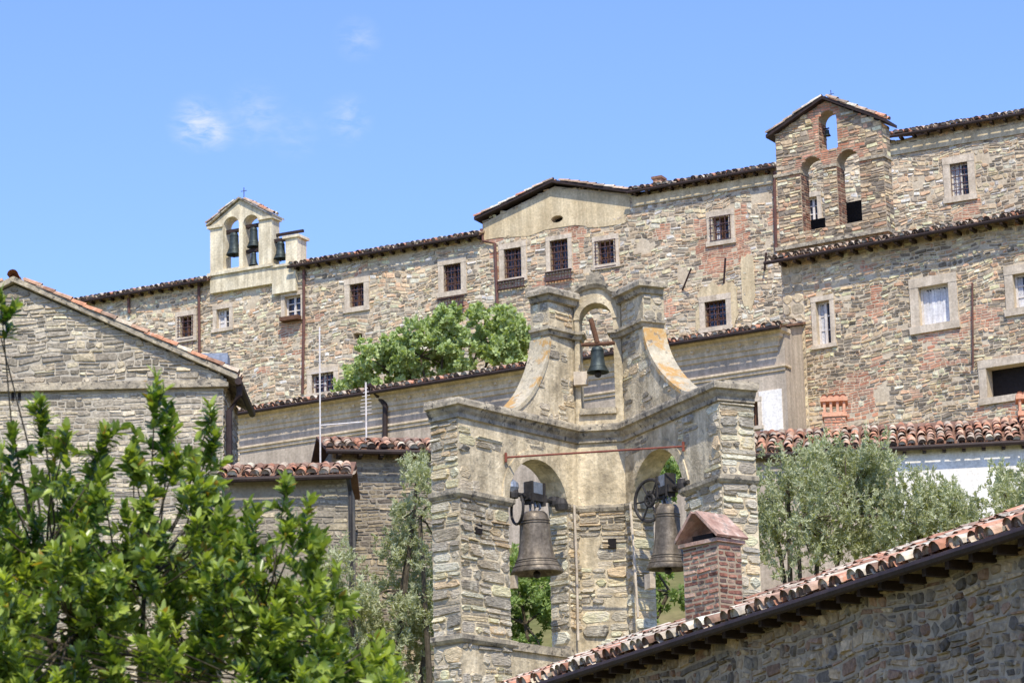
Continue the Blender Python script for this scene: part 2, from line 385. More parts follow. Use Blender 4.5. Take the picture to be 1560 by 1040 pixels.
STF=pal([(164,150,128),(186,170,142),(150,140,124),(198,180,148),(130,122,110),(208,194,166),(172,148,122),(162,157,144),(184,156,128),(118,110,98)],1.5,.2,.9,True)
STR=pal([(158,143,118),(176,158,130),(142,132,116),(188,168,134),(126,118,106),(198,182,150),(172,140,114),(112,104,92)],1.45,.2,.9,True)
STL=pal([(158,152,140),(178,171,154),(144,139,128),(190,181,158),(166,157,140),(132,127,116)],1.2,.16,.95,True)
STN=pal([(130,118,102),(150,134,112),(116,108,96),(162,146,122),(104,98,90),(138,114,96),(128,122,110),(154,142,122)],1.12,.24,.95,True)
STT=pal([(164,159,145),(184,176,158),(146,141,130),(196,185,159),(156,149,133),(190,172,142),(132,129,120)],1.38,.17,.92,True)

# ================= FAR LONG MONASTERY BUILDING
A=P(110,462,108); FF=Frame(A,atz(735,358,A.z))
e=empty('monastery_building'); W=Wins(FF)
W.add(275,482,293,514,.22,'brown',2,0,.3); W.add(330,470,350,500,.16,'white',0,.4)
W.add(434,450,459,484,.16,'white',0,0,mull=True); W.add(533,432,555,468,.22,'brown',1)
W.add(676,402,703,444,.22,'brown',1,0); W.add(768,378,795,424,.2,'brown',1)
W.add(838,365,866,412,.16,'brown',1); W.add(911,367,936,403,.2,'brown',2,0,.1)
W.add(1086,330,1111,366,.22,'brown',2,.3); W.add(1448,248,1476,299,.24,'white',1,.5)
W.add(475,568,509,598,.2,'white',1); W.add(1074,458,1107,498,.2,'brown',1)
W.add(1229,300,1246,338,.15,'white',0); W.add(538,507,552,516,.02,'brown',0,mull=False,void=True,sur=False)
base=16.
top=[(1620,155),(1350,218),(1180,256),(962,300),(962,296),(845,284),(735,340),(735,360),(448,406),(110,462)]
tp=FF.poly(top); outer=[(tp[-1][0],base),(tp[0][0],base)]+tp
oc,ozc=FF.px(849,334); ocu=[(oc+.24*math.cos(t*math.pi/6),ozc+.13*math.sin(t*math.pi/6)) for t in range(12)]
mb=MB(); panel(mb,FF,outer,W.h+[ocu],.5); mb.obj('wall_mortar',M_mortar,e)
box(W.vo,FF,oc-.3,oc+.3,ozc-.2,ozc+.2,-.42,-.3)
ped=FF.poly([(738,366),(762,362),(806,360),(832,350),(876,343),(900,345),(960,326),(960,300),(845,287),(737,343)])
mb=MB(); panel(mb,FF,[(a,b) for a,b in ped],[ocu],.03,.03); mb.obj('pediment_plaster',M_ped,e)
def R4(f,x0,x1,y0,y1):
    xm=(x0+x1)/2;ym=(y0+y1)/2; return (f.px(x0,ym)[0],f.px(x1,ym)[0],f.px(xm,y1)[1],f.px(xm,y0)[1])
pk=[R4(FF,1062,1140,290,450),R4(FF,1435,1490,235,335),R4(FF,428,462,485,545),R4(FF,815,880,345,440),R4(FF,665,715,465,500),R4(FF,1170,1184,250,370),R4(FF,750,765,370,450)]
def bkf(s,z):
    for l in pk:
        if l[0]<s<l[1] and l[2]+.3*noise.noise(Vector((s*2,z*2,0)))<z<l[3]+.3*noise.noise(Vector((s*2,1,0))) : return noise.noise(Vector((s*1.1,z*1.1,9)))>-.1
    return noise.noise(Vector((s*.9,z*1.1,5)))>.56
mb=MB()
sx=[outer]+W.st+[ped]
stones(mb,FF,sx,FF.px(800,640)[1]-1,tp[0][1],rh=(.07,.19),ww=(.12,.42),gap=.026,colf=STF,brick=bkf,seed=1,warp=.2,pr=(.006,.035),jit=.16,keep=lambda s,z:random.random()>.03 and noise.noise(Vector((s*.8,z*1.1,41.)))>-.52)
mb.obj('wall_stones',M_stone,e)
mb=MB()
for (x0,x1,y0,y1,sd) in ((1130,1150,385,470,1),(1060,1125,430,512,2),(895,955,330,345,3)):
    a,b_,z0,z1=R4(FF,x0,x1,y0,y1); pts=[]
    for i in range(22):
        t=2*math.pi*i/22; k=.5*(1+.3*noise.noise(Vector((math.cos(t)*2,math.sin(t)*2,sd*7.))))
        cx_=math.cos(t);sz_=math.sin(t); q=max(abs(cx_),abs(sz_))**.5
        pts.append(((a+b_)/2+(b_-a)*k*cx_/q,(z0+z1)/2+(z1-z0)*k*sz_/q))
    panel(mb,FF,pts,[h for h in W.h if a<h[0][0]<b_ and z0<h[0][1]<z1],.03,.034)
mb.obj('render_patches',M_ped,e)
W.done(e)
body(e,FF,tp[-1][0],FF.px(735,370)[0],base,A.z,5,17,-.45,M_mortar)
zR=FF.px(1180,256)[1]
body(e,FF,FF.px(735,370)[0],tp[0][0],base,zR,5,17,-.45,M_mortar,'_east')
s0=tp[-1][0]; roof(e,FF,s0,FF.px(320,430)[0],A.z,.3,5,17,.8,nm='_1'); roof(e,FF,FF.px(450,408)[0],FF.px(733,360)[0],A.z,.3,5,17,.8,nm='_2')
roof(e,FF,FF.px(966,297)[0],FF.px(1183,258)[0],zR,.3,5,17,.8,nm='_3')
zz=FF.px(1450,193)[1]; roof(e,FF,FF.px(1350,216)[0],FF.px(1640,150)[0],zz,.3,5,17,.8,nm='_4')
rake(e,FF,FF.px(728,338),FF.px(846,281),.3,4,.1,'_l',PALE); rake(e,FF,FF.px(846,281),FF.px(968,297),.3,4,.1,'_r',PALE)
mb=MB()
for pts in ([(465,412),(465,500),(463,600)],[(305,432),(306,520),(306,545)],[(198,455),(199,478)],[(735,350),(738,368),(756,372),(760,476)],[(1181,262),(1184,385)]): tubepx(mb,FF,pts,.1,.055)
mb.obj('downpipes',M_pipe,e)
mb=MB()
for x0,x1,y0,y1 in ((670,708,455,470),(762,800,428,440),(834,872,414,428)):
    a,b,z0,z1=R4(FF,x0,x1,y0,y1)
    n=8
    for i in range(n+1): q=a+(b-a)*i/n; box(mb,FF,q-.012,q+.012,z0,z1,.12,.145)
    box(mb,FF,a-.03,b+.03,z0,z0+.03,.05,.18); box(mb,FF,a-.03,b+.03,z1,z1+.02,.05,.18)
for x0,y0,x1,y1 in ((1040,442,1062,414),(1103,432,1114,398),(1165,412,1176,390)):
    a=FF.px(x0,y0);b=FF.px(x1,y1); tube(mb,[FF.w(a[0],a[1],.02),FF.w(b[0],b[1],.5)],.035,6)
mb.obj('wall_irons',M_iron,e)
mb=MB(); a,b,z0,z1=R4(FF,433,461,484,490); box(mb,FF,a,b,z0,z1,.0,.35); mb.obj('flower_box',M_wood,e)
mb=MB()
for (x0,y0,x1,y1) in ((964,301,1180,262),(1352,223,1620,162)):
    a=FF.px(x0,y0);b=FF.px(x1,y1); box(mb,FF,a[0],b[0],min(a[1],b[1])-.36,min(a[1],b[1])-.02,.03,.07)
mb.obj('plaster_band',M_ped,e)
def chimney(f,s,z0,z1,w,dp,d,name='chimney',colf=PBRICK,gap=.012):
    e=empty(name); mb=MB(); 
    box(mb,f,s,s+w,z0,z1,d-dp,d); mb.obj('core',M_mortarD,e)
    mb=MB()
    fs=[(Frame(f.w(s,0,d),f.w(s+w,0,d)),w),(Frame(f.w(s,0,d-dp),f.w(s,0,d)),dp),(Frame(f.w(s+w,0,d),f.w(s+w,0,d-dp)),dp)]
    for g,l in fs: stones(mb,g,[rectpts(0,l,z0,z1)],z0,z1,(.055,.075),(.1,.25),(.002,.016),gap,colf,warp=.02,jit=.08)
    mb.obj('bricks',M_stoneN,e); return e
s,z=FF.px(990,290); ch=chimney(FF,s,z-.6,FF.px(990,270)[1],.3,.35,-.3)
mb=MB(); box(mb,FF,s-.05,s+.35,FF.px(990,270)[1],FF.px(990,267)[1]+.02,-.7,-.25); mb.obj('cap',M_tileflat,ch)

# ================= LEFT ROOFTOP BELL GABLE
def bell(mb,c,r,h,tilt=None,n=36):
    k=[(.0,1.0),(.22,1.0),(.40,.985),(.50,.94),(.545,.86),(.57,.72),(.6,.5),(.66,.32),(.76,.18),(.9,.07),(1.0,.0),(.96,-.015),(.86,.02),(.7,.14),(.58,.3),(.5,.6),(.4,.85),(0,.9)]
    lathe(mb,c,[(a*r,b*h) for a,b in k],n,tilt)
    for q,rr in ((.84,.56),(.80,.565),(.20,.752),(.16,.79),(.09,.88)):
        lathe(mb,c,[((rr-.01)*r,(q+.012)*h),((rr+.02)*r,(q+.006)*h),((rr+.02)*r,(q-.006)*h),((rr-.01)*r,(q-.012)*h)],n,tilt)
FL=FF.off(.2); e=empty('rooftop_bell_gable')
a1,i1=archpts(FL,340,364,330,408); a2,i2=archpts(FL,370,394,327,406)
mb=MB(); ol=FL.poly([(320,447),(320,344),(366,304),(414,328),(414,430)]); ol=[ol[0],(ol[4][0],ol[0][1]),(ol[4][0],ol[3][1]),ol[2],ol[1]]
panel(mb,FL,ol,[a1,a2],.55); 
sB=FL.px(414,420)[0]; sC=FL.px(455,400)[0]; zb0=FL.px(385,441)[1]; zl=FL.px(430,402)[1]
box(mb,FL,sB+.003,FL.px(450,410)[0],zb0-.3,zl,-.7,-.01)
sD=FL.px(434,380)[0]; box(mb,FL,sD,FL.px(452,380)[0],zl+.003,FL.px(443,362)[1],-.7,-.05)
mb.obj('walls',M_cream,e)
mb=MB()
sl=ol[0][0]
box(mb,FL,sl-.08,sB+.1,FL.px(365,412)[1]-.05,FL.px(365,412)[1]+.06,-.6,.09)
box(mb,FL,sl-.1,FL.px(340,345)[0],i1[3]-.0,i1[3]+.1,-.58,.08); box(mb,FL,FL.px(394,345)[0],sB+.1,i1[3]-.0,i1[3]+.1,-.58,.08)
box(mb,FL,sD-.1,sC+.02,FL.px(443,362)[1],FL.px(443,362)[1]+.1,-.76,.02)
box(mb,FL,sB-.01,FL.px(450,410)[0]+.05,zl-.1,zl+.0-.004,-.72,.05)
mb.obj('ledges',M_cream,e)
rake(e,FL,(ol[4][0]-.12,ol[4][1]-.03),(ol[3][0],ol[3][1]+.02),.12,.7,.07,'_l',PALE,M_corn); rake(e,FL,(ol[3][0],ol[3][1]+.02),(ol[2][0]+.12,ol[2][1]-.05),.12,.7,.07,'_r',PALE,M_corn)
for x,yb,yt,r in ((351,386,352,.3),(381,374,344,.26),(381,402,382,.18),(422,392,366,.27)):
    mb=MB(); s,z=FL.px(x,yb); s2,z2=FL.px(x,yt); bell(mb,FL.w(s,z,-.25),r,z2-z,n=20); mb.obj('bell',M_bdark,e,True)
    mb=MB(); box(mb,FL,s-.3,s+.3,z2,z2+.12,-.33,-.17); tube(mb,[FL.w(s,z-.1,-.25),FL.w(s,z2,-.25)],.03); mb.obj('headstock',M_dark,e)
mb=MB(); zz=FL.px(430,352)[1]; box(mb,FL,sB,sC,zz-.06,zz+.04,-.4,-.3); s,z=FL.px(365,302); 
tube(mb,[FL.w(s,z,-.3),FL.w(s,z+.5,-.3)],.015,5); tube(mb,[FL.w(s-.13,z+.36,-.3),FL.w(s+.13,z+.36,-.3)],.012,5); mb.obj('iron_beam_and_cross',M_dark,e)

# ================= RIGHT BELLCOTE
A=P(1188,380,87); FB=Frame(A,atz(1352,350,A.z)); e=empty('stone_bellcote'); TB=.55
a0,j0=archpts(FB,1247,1275,168,229); a1,j1=archpts(FB,1221,1255,238,350); a2,j2=archpts(FB,1276,1311,227,340)
o=FB.poly([(1183,205),(1257,154),(1346,186)]); sl=FB.px(1185,300)[0]; sr=FB.px(1348,280)[0]; zb=FB.px(1270,420)[1]
ol=[(sl,zb-1.5),(sr,zb-1.5),(sr,o[2][1]),o[1],(sl,o[0][1])]
mb=MB(); panel(mb,FB,ol,[a0,a1,a2],TB); mb.obj('wall_mortar',M_mortarD,e)
def bkb(s,z):
    for (q0,q1,zb_,zs,zt) in (j0,j1,j2):
        c=(q0+q1)/2; r=math.hypot(s-c,max(0,z-zs)*1.)
        if zs-.1<z and r<(q1-q0)/2+.24: return True
    if z>j1[4] and abs(s-j0[0])<.3: return True
    return s>j0[1] and FB.px(1270,215)[1]<z<FB.px(1300,175)[1] and noise.noise(Vector((s*2,z*2,1)))>.1
mb=MB(); stones(mb,FB,[ol,a0,a1,a2],zb-.5,ol[3][1],(.09,.18),(.14,.42),(.01,.035),.022,STR,brick=bkb,seed=4,jit=.13)
g=Frame(FB.w(sr,0,0),FB.w(sr,0,-TB)); stones(mb,g,[rectpts(0,TB,zb,ol[2][1])],zb,ol[2][1],(.12,.2),(.2,.5),(.01,.03),.02,STR)
for jj in (j0,j1,j2):
    g=Frame(FB.w(jj[0],0,0),FB.w(jj[0],0,-TB)); stones(mb,g,[rectpts(0,TB,jj[2],jj[3])],jj[2],jj[3],(.07,.09),(.18,.28),(.005,.015),.015,PBRD)  # darker brick on the arch reveals: their shade is put into the colour
mb.obj('wall_stones',M_stone,e)
mb=MB()
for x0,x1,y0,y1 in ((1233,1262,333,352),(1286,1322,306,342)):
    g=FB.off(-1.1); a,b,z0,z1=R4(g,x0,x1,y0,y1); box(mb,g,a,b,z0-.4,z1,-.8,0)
mb.obj('dark_boxes_behind_arches',M_void,e)  # plain dark boxes added behind the lower arches so the openings read dark
mb=MB()
box(mb,FB,sl-.1,sr+.1,FB.px(1270,366)[1]-.06,FB.px(1270,366)[1]+.06,-.65,.14)
for x0,x1,y in ((1180,1221,279),(1255,1276,270),(1311,1350,262)):
    a,_=FB.px(x0,y); b,_=FB.px(x1,y); box(mb,FB,a,b,j1[3]-.1,j1[3]+.0,-.58,.07)
mb.obj('ledges',M_corn,e)
rake(e,FB,(sl-.22,o[0][1]-.12),(o[1][0],o[1][1]+.02),.22,.7,.1,'_l',PALE); rake(e,FB,(o[1][0],o[1][1]+.02),(sr+.2,o[2][1]-.05),.22,.7,.1,'_r',PALE)
mb=MB(); s=j0[0]; z=FB.px(1256,206)[1]; bell(mb,FB.w(s+.13,z+.08,-.35),.11,.2,n=16); mb.obj('small_bell',M_bdark,e,True)
mb=MB(); tube(mb,[FB.w(s,z+.32,-.35),FB.w(s+.2,z+.32,-.35)],.025)
s,z=FB.px(1260,150); tube(mb,[FB.w(s,z,-.3),FB.w(s,z+.35,-.3)],.012,5); tube(mb,[FB.w(s-.1,z+.22,-.3),FB.w(s+.1,z+.22,-.3)],.01,5); mb.obj('ironwork',M_dark,e)

# ================= RIGHT STONE HOUSE
A=P(1190,397,80); FR=Frame(A,atz(1560,330,A.z)); e=empty('stone_house'); W=Wins(FR)
W.add(1244,458,1266,525,.14,'white',0,.5); W.add(1400,434,1447,494,.26,'white',0,.98,mull=False)
W.add(1544,415,1580,468,.24,'white',0,.3); W.add(1503,553,1600,600,.22,'brown',0,0,mull=False,void=True)
s0=0; s1=FR.px(1640,330)[0]; zb=11.; z1=A.z
ol=rectpts(s0,s1,zb,z1)
mb=MB(); panel(mb,FR,ol,W.h,.45); mb.obj('wall_mortar',M_mortar,e)
pk2=[R4(FR,1398,1470,497,560),R4(FR,1483,1560,615,660),R4(FR,1270,1340,560,640)]
def bkr(s,z):
    for l in pk2:
        if l[0]<s<l[1] and l[2]<z<l[3]: return noise.noise(Vector((s*1.2,z*1.2,9)))>-.1
    return noise.noise(Vector((s*.9,z*.9,15)))>.5
qs=FR.px(1250,450)[0]
mb=MB()
stones(mb,FR,[rectpts(qs*.55,s1,zb,z1)]+W.st,FR.px(1350,700)[1],z1,(.06,.16),(.1,.36),(.006,.034),.024,STR,brick=bkr,seed=7,warp=.16,jit=.16,keep=lambda s,z:random.random()>.03 and noise.noise(Vector((s*.8,z*1.1,51.)))>-.55)
z=FR.px(1200,700)[1]
QP=pal([(180,168,144),(194,180,152),(164,155,136)],1.2,.15,1,True)
while z<z1-.1:
    h=R(.22,.34); 
    if z+h>z1: h=z1-z
    sp=qs*.55*R(.35,.65)
    emit(mb,FR,s0,sp,z,z+h,0,R(.02,.05),QP(0,0),.02,.03,True,0,0); emit(mb,FR,sp,qs*.55,z,z+h,0,R(.01,.04),QP(0,0),.02,.05,True,0,0); z+=h
mb.obj('wall_stones',M_stone,e); W.done(e)
g=Frame(FR.w(0,0,-7),FR.w(0,0,0))
mb=MB(); stones(mb,g,[rectpts(0,7,zb,z1)],zb+2,z1,(.14,.25),(.2,.6),(.01,.03),.02,STR); mb.obj('side_stones',M_stone,e)
body(e,FR,0,s1,zb,z1,3.6,17,-.44,M_mortar); roof(e,FR,0,s1,z1,.4,3.6,17,1.4,colf=PALE,sx=.3)
mb=MB(); tubepx(mb,FR,[(1483,432),(1484,560)],.08,.03); mb.obj('downpipe',M_pipe,e)

# ================= CHURCH WITH GREY PLASTER
A=P(365,630,88); FC=Frame(A,atz(1194,498,A.z)); e=empty('plaster_church'); 
sE=FC.L; z1=A.z; zb=9.
W=Wins(FC); W.add(1140,612,1156,650,.12,'brown',0); 
mb=MB(); panel(mb,FC,rectpts(0,sE,zb,z1),W.h,.5); mb.obj('walls',M_grey,e); W.done(e)
body(e,FC,0,sE,zb,z1,3.2,15,-.45,M_grey); roof(e,FC,0,sE,z1,.42,3.2,15,1.6,colf=PALE,sx=.1,raft=False)
mb=MB(); bk=FC.w(sE,0,-1.5); b0=FC.w(0,0,-5)
prof=[(0,-.68),(.05,-.66),(.05,-.54),(.1,-.52),(.1,-.4),(.16,-.32),(.22,-.28),(.22,-.2),(.32,-.14),(.32,-.02),(0,-.01)]
sweep(mb,[b0,FC.w(0,0),FC.w(sE-.25,0),FC.w(sE-.25,0,-.3)],z1,prof); sweep(mb,[b0,FC.w(0,0),FC.w(sE-.05,0),FC.w(sE-.05,0,-.3)],z1-1.15,[(0,-.1),(.05,-.08),(.05,0),(.1,.02),(.1,.08),(0,.1)])
mb.obj('cornice',M_greyc,e)
mb=MB(); 
s=.3
while s<sE-.4: box(mb,FC,s,s+.09,z1-.395,z1-.31,.103,.17); s+=.5
mb.obj('dentils',M_greyc,e)
mb=MB(); tube(mb,[FC.w(*FC.px(575,590),.5),FC.w(*FC.px(582,606),.15),FC.w(*FC.px(590,618),.12),FC.w(*FC.px(590,720),.12)],.085); 
mb.obj('downpipe',M_dark,e)
mb=MB(); a,b,z0_,z1_=R4(FC,1158,1193,594,680); box(mb,FC,a,b,z0_,z1_,.0,.03); mb.obj('pale_panel',M_white,e)

# ================= LOW TILED HOUSE RIGHT
A=P(1130,692,66); FH=Frame(A,P(1640,679,65)); e=empty('low_tiled_house'); z1=A.z
L=FH.px(1700,690)[0]; mb=MB(); panel(mb,FH,rectpts(0,FH.px(1362,700)[0],5,z1),[],.4); mb.obj('walls',M_grey,e)
mb=MB(); panel(mb,FH,rectpts(FH.px(1362,700)[0]+.01,L,5,z1),[],.4,.02); mb.obj('white_wall',M_white,e)
body(e,FH,0,L,5,z1,2.2,23,-.38,M_grey); roof(e,FH,0,L,z1,.22,2.2,23,2.5,colf=TERR)
M_pot=noisemat('terracotta_cap',[(.3,C(206,146,112)),(.7,C(224,176,140))],6)
def potchim(f0,x0,x1,yt,yb,dep):
    f=f0.off(dep)
    s0,_=f.px(x0,yb); s1,_=f.px(x1,yb); zt=f.px((x0+x1)/2,yt)[1]; zb=f.px((x0+x1)/2,yb)[1]; H=zt-zb; w=s1-s0
    e=chimney(f,s0+.04,zb-.9,zb+H*.45,w-.08,w-.08,0,colf=PBRICK)
    mb=MB(); box(mb,f,s0,s1,zb+H*.45,zb+H*.55,-w+.04,.04)
    for i in range(4):
        q=s0+.03+(w-.12)*i/3; 
        box(mb,f,q,q+.06,zb+H*.55,zb+H*.82,-.05,.01); box(mb,f,q,q+.06,zb+H*.55,zb+H*.82,-w+.1,-w+.16)
    box(mb,f,s0-.03,s1+.03,zb+H*.82,zb+H*.92,-w,.06)
    for i in range(4):
        q=s0+w*(i+.5)/4; tile(mb,f.w(q,zb+H*.92,.04),-f.n,f.u,Vector((0,0,1)),.08,.08,w,C(200,130,90),True)
    mb.obj('terracotta_cap',M_pot,e)
potchim(FH,1254,1292,600,662,-1.6); potchim(FH,1553,1590,595,662,-1.6)

# ================= LEFT GABLE HOUSE
A=P(-120,590,60); FG=Frame(A,P(345,578,60)); e=empty('gabled_stone_house'); GD=3.
pk_=FG.px(22,434); rr=FG.px(352,578); sR=FG.px(340,620)[0]; sL=2*pk_[0]-sR
tz=(pk_[1]-rr[1])/(rr[0]-pk_[0])
zsr=pk_[1]-(sR-pk_[0])*tz
ol=[(sL,3),(sR,3),(sR,zsr),pk_,(sL,zsr)]
mb=MB(); panel(mb,FG,ol,[],GD); mb.obj('walls_mortar',M_mortarN,e)
mb=MB(); zc=FG.px(170,588)[1]
stones(mb,FG,[ol],6,zc-.1,(.07,.15),(.14,.5),(.005,.025),.02,STL,seed=2,warp=.07,jit=.14)
stones(mb,FG,[ol],zc+.12,pk_[1],(.07,.19),(.14,.55),(.008,.04),.022,STL,seed=3,warp=.14,jit=.16)
g=Frame(FG.w(sR,0,0),FG.w(sR,0,-GD)); stones(mb,g,[rectpts(0,GD,5,zsr)],6,zsr,(.12,.2),(.2,.6),(.01,.03),.02,STL)
mb.obj('wall_stones',M_stoneN,e)
mb=MB(); box(mb,FG,sL-.1,sR+.12,zc-.09,zc+.0,-.05,.14); box(mb,FG,sL-.1,sR+.08,zc+.003,zc+.09,-.05,.08); mb.obj('string_course',M_corn,e)
over=.18
rake(e,FG,(pk_[0],pk_[1]+.03),(sR+.32,zsr-.32*tz+.03),over,GD,.12,'_r',TERR,M_corn); rake(e,FG,(sL-.32,zsr-.32*tz+.03),(pk_[0],pk_[1]+.03),over,GD,.12,'_l',TERR,M_corn)
mb=MB(); tile(mb,FG.w(pk_[0],pk_[1]+.16,.26),-FG.n,FG.u,Vector((0,0,1)),.12,.1,.5,C(176,116,84),False)
tile(mb,FG.w(pk_[0],pk_[1]+.15,-.15),-FG.n,FG.u,Vector((0,0,1)),.12,.1,.5,C(170,110,80),False); mb.obj('ridge_tiles',M_tile,e)
mb=MB(); se=sR+.34; ze=zsr-.34*tz
tube(mb,[FG.w(se,ze,.2),FG.w(se,ze,-GD)],.08); tube(mb,[FG.w(se,ze-.05,.0),FG.w(se,ze-.25,-.02),FG.w(sR+.12,ze-.6,-.05),FG.w(sR+.12,ze-6,-.05)],.07); mb.obj('gutter_and_downpipe',M_dark,e)
mb=MB(); a,b,z0_,z1_=R4(FG,303,346,536,553); box(mb,FG,a,b,z0_,z1_,-.6,-.1); mb.obj('metal_roof_box',M_zinc,e)
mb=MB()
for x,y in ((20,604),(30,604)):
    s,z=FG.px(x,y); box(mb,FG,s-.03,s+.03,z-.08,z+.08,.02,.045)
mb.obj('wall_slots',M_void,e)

# ================= LEAN-TO HOUSES
M_leanw=noisemat('rough_render',[(.3,C(134,125,108)),(.7,C(168,156,134))],1.5,bs=.8)
A=P(338,728,57.5); Fl=Frame(A,P(530,722,57.5)); e=empty('small_lean_to_house'); z1=A.z
mb=MB(); panel(mb,Fl,rectpts(0,Fl.L,3,z1),[],2.5); mb.obj('walls_mortar',M_leanw,e)
mb=MB(); stones(mb,Fl,[rectpts(0,Fl.L,3,z1)],6,z1,(.07,.15),(.14,.5),(.003,.018),.02,pal([(140,132,116),(158,148,128),(122,115,102),(168,156,130)],1.1),keep=lambda s,z:noise.noise(Vector((s*.6,z*.8,4)))>-.1); mb.obj('wall_stones',M_stoneN,e)
roof(e,Fl,0,Fl.L,z1,.25,1.3,20,1.25,colf=TERR,raft=False,sx=.1)
mb=MB(); tube(mb,[Fl.w(Fl.L+.02,z1-.08,.33),Fl.w(Fl.L+.05,z1-.35,.1),Fl.w(Fl.L+.08,z1-3,.1)],.045); mb.obj('downpipe',M_blk,e)
A=P(505,684,60.5); F2=Frame(A,P(690,684,61)); e=empty('small_stone_house'); z1=A.z
mb=MB(); panel(mb,F2,rectpts(0,F2.L+1,3,z1),[],3); mb.obj('walls_mortar',M_leanw,e)
mb=MB(); stones(mb,F2,[rectpts(0,F2.L+1,3,z1)],6,z1,(.07,.15),(.12,.4),(.005,.025),.022,pal([(134,123,104),(152,139,114),(116,107,94),(162,147,118)],1.1),jit=.13); mb.obj('wall_stones',M_stoneN,e)
roof(e,F2,0,F2.L+1,z1,.3,1.4,20,1.4,colf=TERR,sx=.15)
e=empty('tv_antenna'); mb=MB(); p=P(488,690,60); q=P(480,498,60); tube(mb,[p-Vector((0,0,1.2)),p,Vector((p.x,p.y,q.z))],.018,6)
for k,w in ((.1,.0),(.5,.16),(.75,.12),(1.0,.18),(1.25,.12)):
    z=q.z-k; tube(mb,[Vector((p.x-w,p.y+w*.3,z)),Vector((p.x+w,p.y-w*.3,z))],.008,5)
tube(mb,[Vector((p.x,p.y,q.z-2.15)),Vector((p.x+.9,p.y-.1,q.z-2.12))],.018,6); mb.obj('mast_and_elements',M_wframe,e)
e=empty('rooftop_aerial'); mb=MB(); p=P(558,660,61.5); q=P(556,582,61.5); tube(mb,[p-Vector((0,0,1)),Vector((p.x,p.y,q.z))],.02,6)
for k in range(9):
    z=q.z-.05-k*.08; w=.02+.022*k if k<5 else .12
    tube(mb,[Vector((p.x-w,p.y,z-.03)),Vector((p.x+w,p.y,z))],.008,5)
mb.obj('mast',M_wframe,e)

# ================= MAIN BELL TOWER
tw=empty('bell_tower')
Cp=P(878,655,50); zc=Cp.z; Dp=P(950,653,49.87); Bp=atz(697,613,zc); Ep=atz(1094,588,zc)
def flat(v): return Vector((v.x,v.y,0))
FBC=Frame(Bp,Cp); FCD=Frame(Cp,Dp); FDE=Frame(Dp,Ep)
TH=.42; TP=.62; TR=.66; zbot=2.0
Ab=FBC.w(0,0,-TP); Fb=FDE.w(FDE.L,0,-TR)
FAB=Frame(Ab,Bp); FEF=Frame(Ep,Fb)
la,li=archpts(FBC,776,866,700,985); ra,ri=archpts(FDE,964,1047,682,960)
pl=MB()
panel(pl,FBC,rectpts(0,FBC.L,zbot,zc),[la],TH); panel(pl,FDE,rectpts(0,FDE.L,zbot,zc),[ra],TH)
panel(pl,FCD,rectpts(.0,FCD.L,zbot,zc),[],TH)
def prism(mb,pts,z0,z1):
    n=len(pts); vs=[Vector((p.x,p.y,z)) for z in (z0,z1) for p in pts]
    mb.add(vs,[tuple(range(n)),tuple(range(n,2*n))]+[(i,(i+1)%n,n+(i+1)%n,n+i) for i in range(n)])
c1=FBC.w(FBC.L,0,-TH);c2=FCD.w(0,0,-TH);d1=FCD.w(FCD.L,0,-TH);d2=FDE.w(0,0,-TH)
prism(pl,[flat(Cp),c2,c1],zbot,zc-.01); prism(pl,[flat(Dp),d2,d1],zbot,zc-.01)
box(pl,FBC,.004,li[0]-.004,zbot,zc-.004,-TP,-TH+.02); box(pl,FDE,ri[1]+.004,FDE.L-.004,zbot,zc-.004,-TR,-TH+.02)
pl.obj('lower_walls',M_tow,tw)
st=MB(); kw=dict(rh=(.08,.26),ww=(.18,.7),pr=(.006,.05),gap=.02,colf=STT,near=True,warp=.05,jit=.09)
zlow=FBC.px(740,1080)[1]; ztop=zc-.28
zi=FBC.px(740,757)[1]
stones(st,FBC,[rectpts(0,li[0],zlow,ztop)],zlow,ztop,keep=lambda s,z: (z<zi and noise.noise(Vector((s*1.5,z*1.5,31.)))>-.36) or s<.25 or noise.noise(Vector((s*1.6,z*1.6,2.)))>.15,**kw)
stones(st,FAB,[rectpts(0,TP,zlow,ztop)],zlow,ztop,**kw)
zm=FBC.px(870,775)[1]
stones(st,FBC,[rectpts(li[1],FBC.L,zlow,zm)],zlow,zm,keep=lambda s,z:noise.noise(Vector((s*1.2,z*1.2,18.)))>-.2,**kw)
stones(st,FCD,[rectpts(0,FCD.L,zlow,zm)],zlow,zm,keep=lambda s,z:noise.noise(Vector((s*1.2,z*1.2,8.)))>-.05,**kw); stones(st,FDE,[rectpts(0,ri[0],zlow,zm)],zlow,zm,**kw)
stones(st,FDE,[rectpts(ri[1],FDE.L,zlow,ztop)],zlow,ztop,keep=lambda s,z: z<FDE.px(1070,745)[1] or s>FDE.L-.3 or noise.noise(Vector((s*1.6,z*1.6,5.)))>.15,**kw)
stones(st,FEF,[rectpts(0,TR,zlow,ztop)],zlow,ztop,**kw)
kw2=dict(rh=(.08,.18),ww=(.15,.45),pr=(.002,.016),gap=.02,colf=STT,near=True,warp=.03,jit=.11)
stones(st,FBC,[rectpts(li[0],FBC.L,li[3]-.2,ztop),la],li[3]-.2,ztop,keep=lambda s,z:noise.noise(Vector((s*1.3,z*1.3,12.)))>.22,**kw2)
stones(st,FDE,[rectpts(0,ri[1],ri[3]-.2,ztop),ra],ri[3]-.2,ztop,keep=lambda s,z:noise.noise(Vector((s*1.3,z*1.3,22.)))>.27,**kw2)
g=Frame(FBC.w(li[1],0,-TH),FBC.w(li[1],0,0)); stones(st,g,[rectpts(0,TH,li[2],zm)],li[2],zm,**kw)
g=Frame(FDE.w(ri[0],0,0),FDE.w(ri[0],0,-TH)); stones(st,g,[rectpts(0,TH,ri[2],zm)],ri[2],zm,**kw)
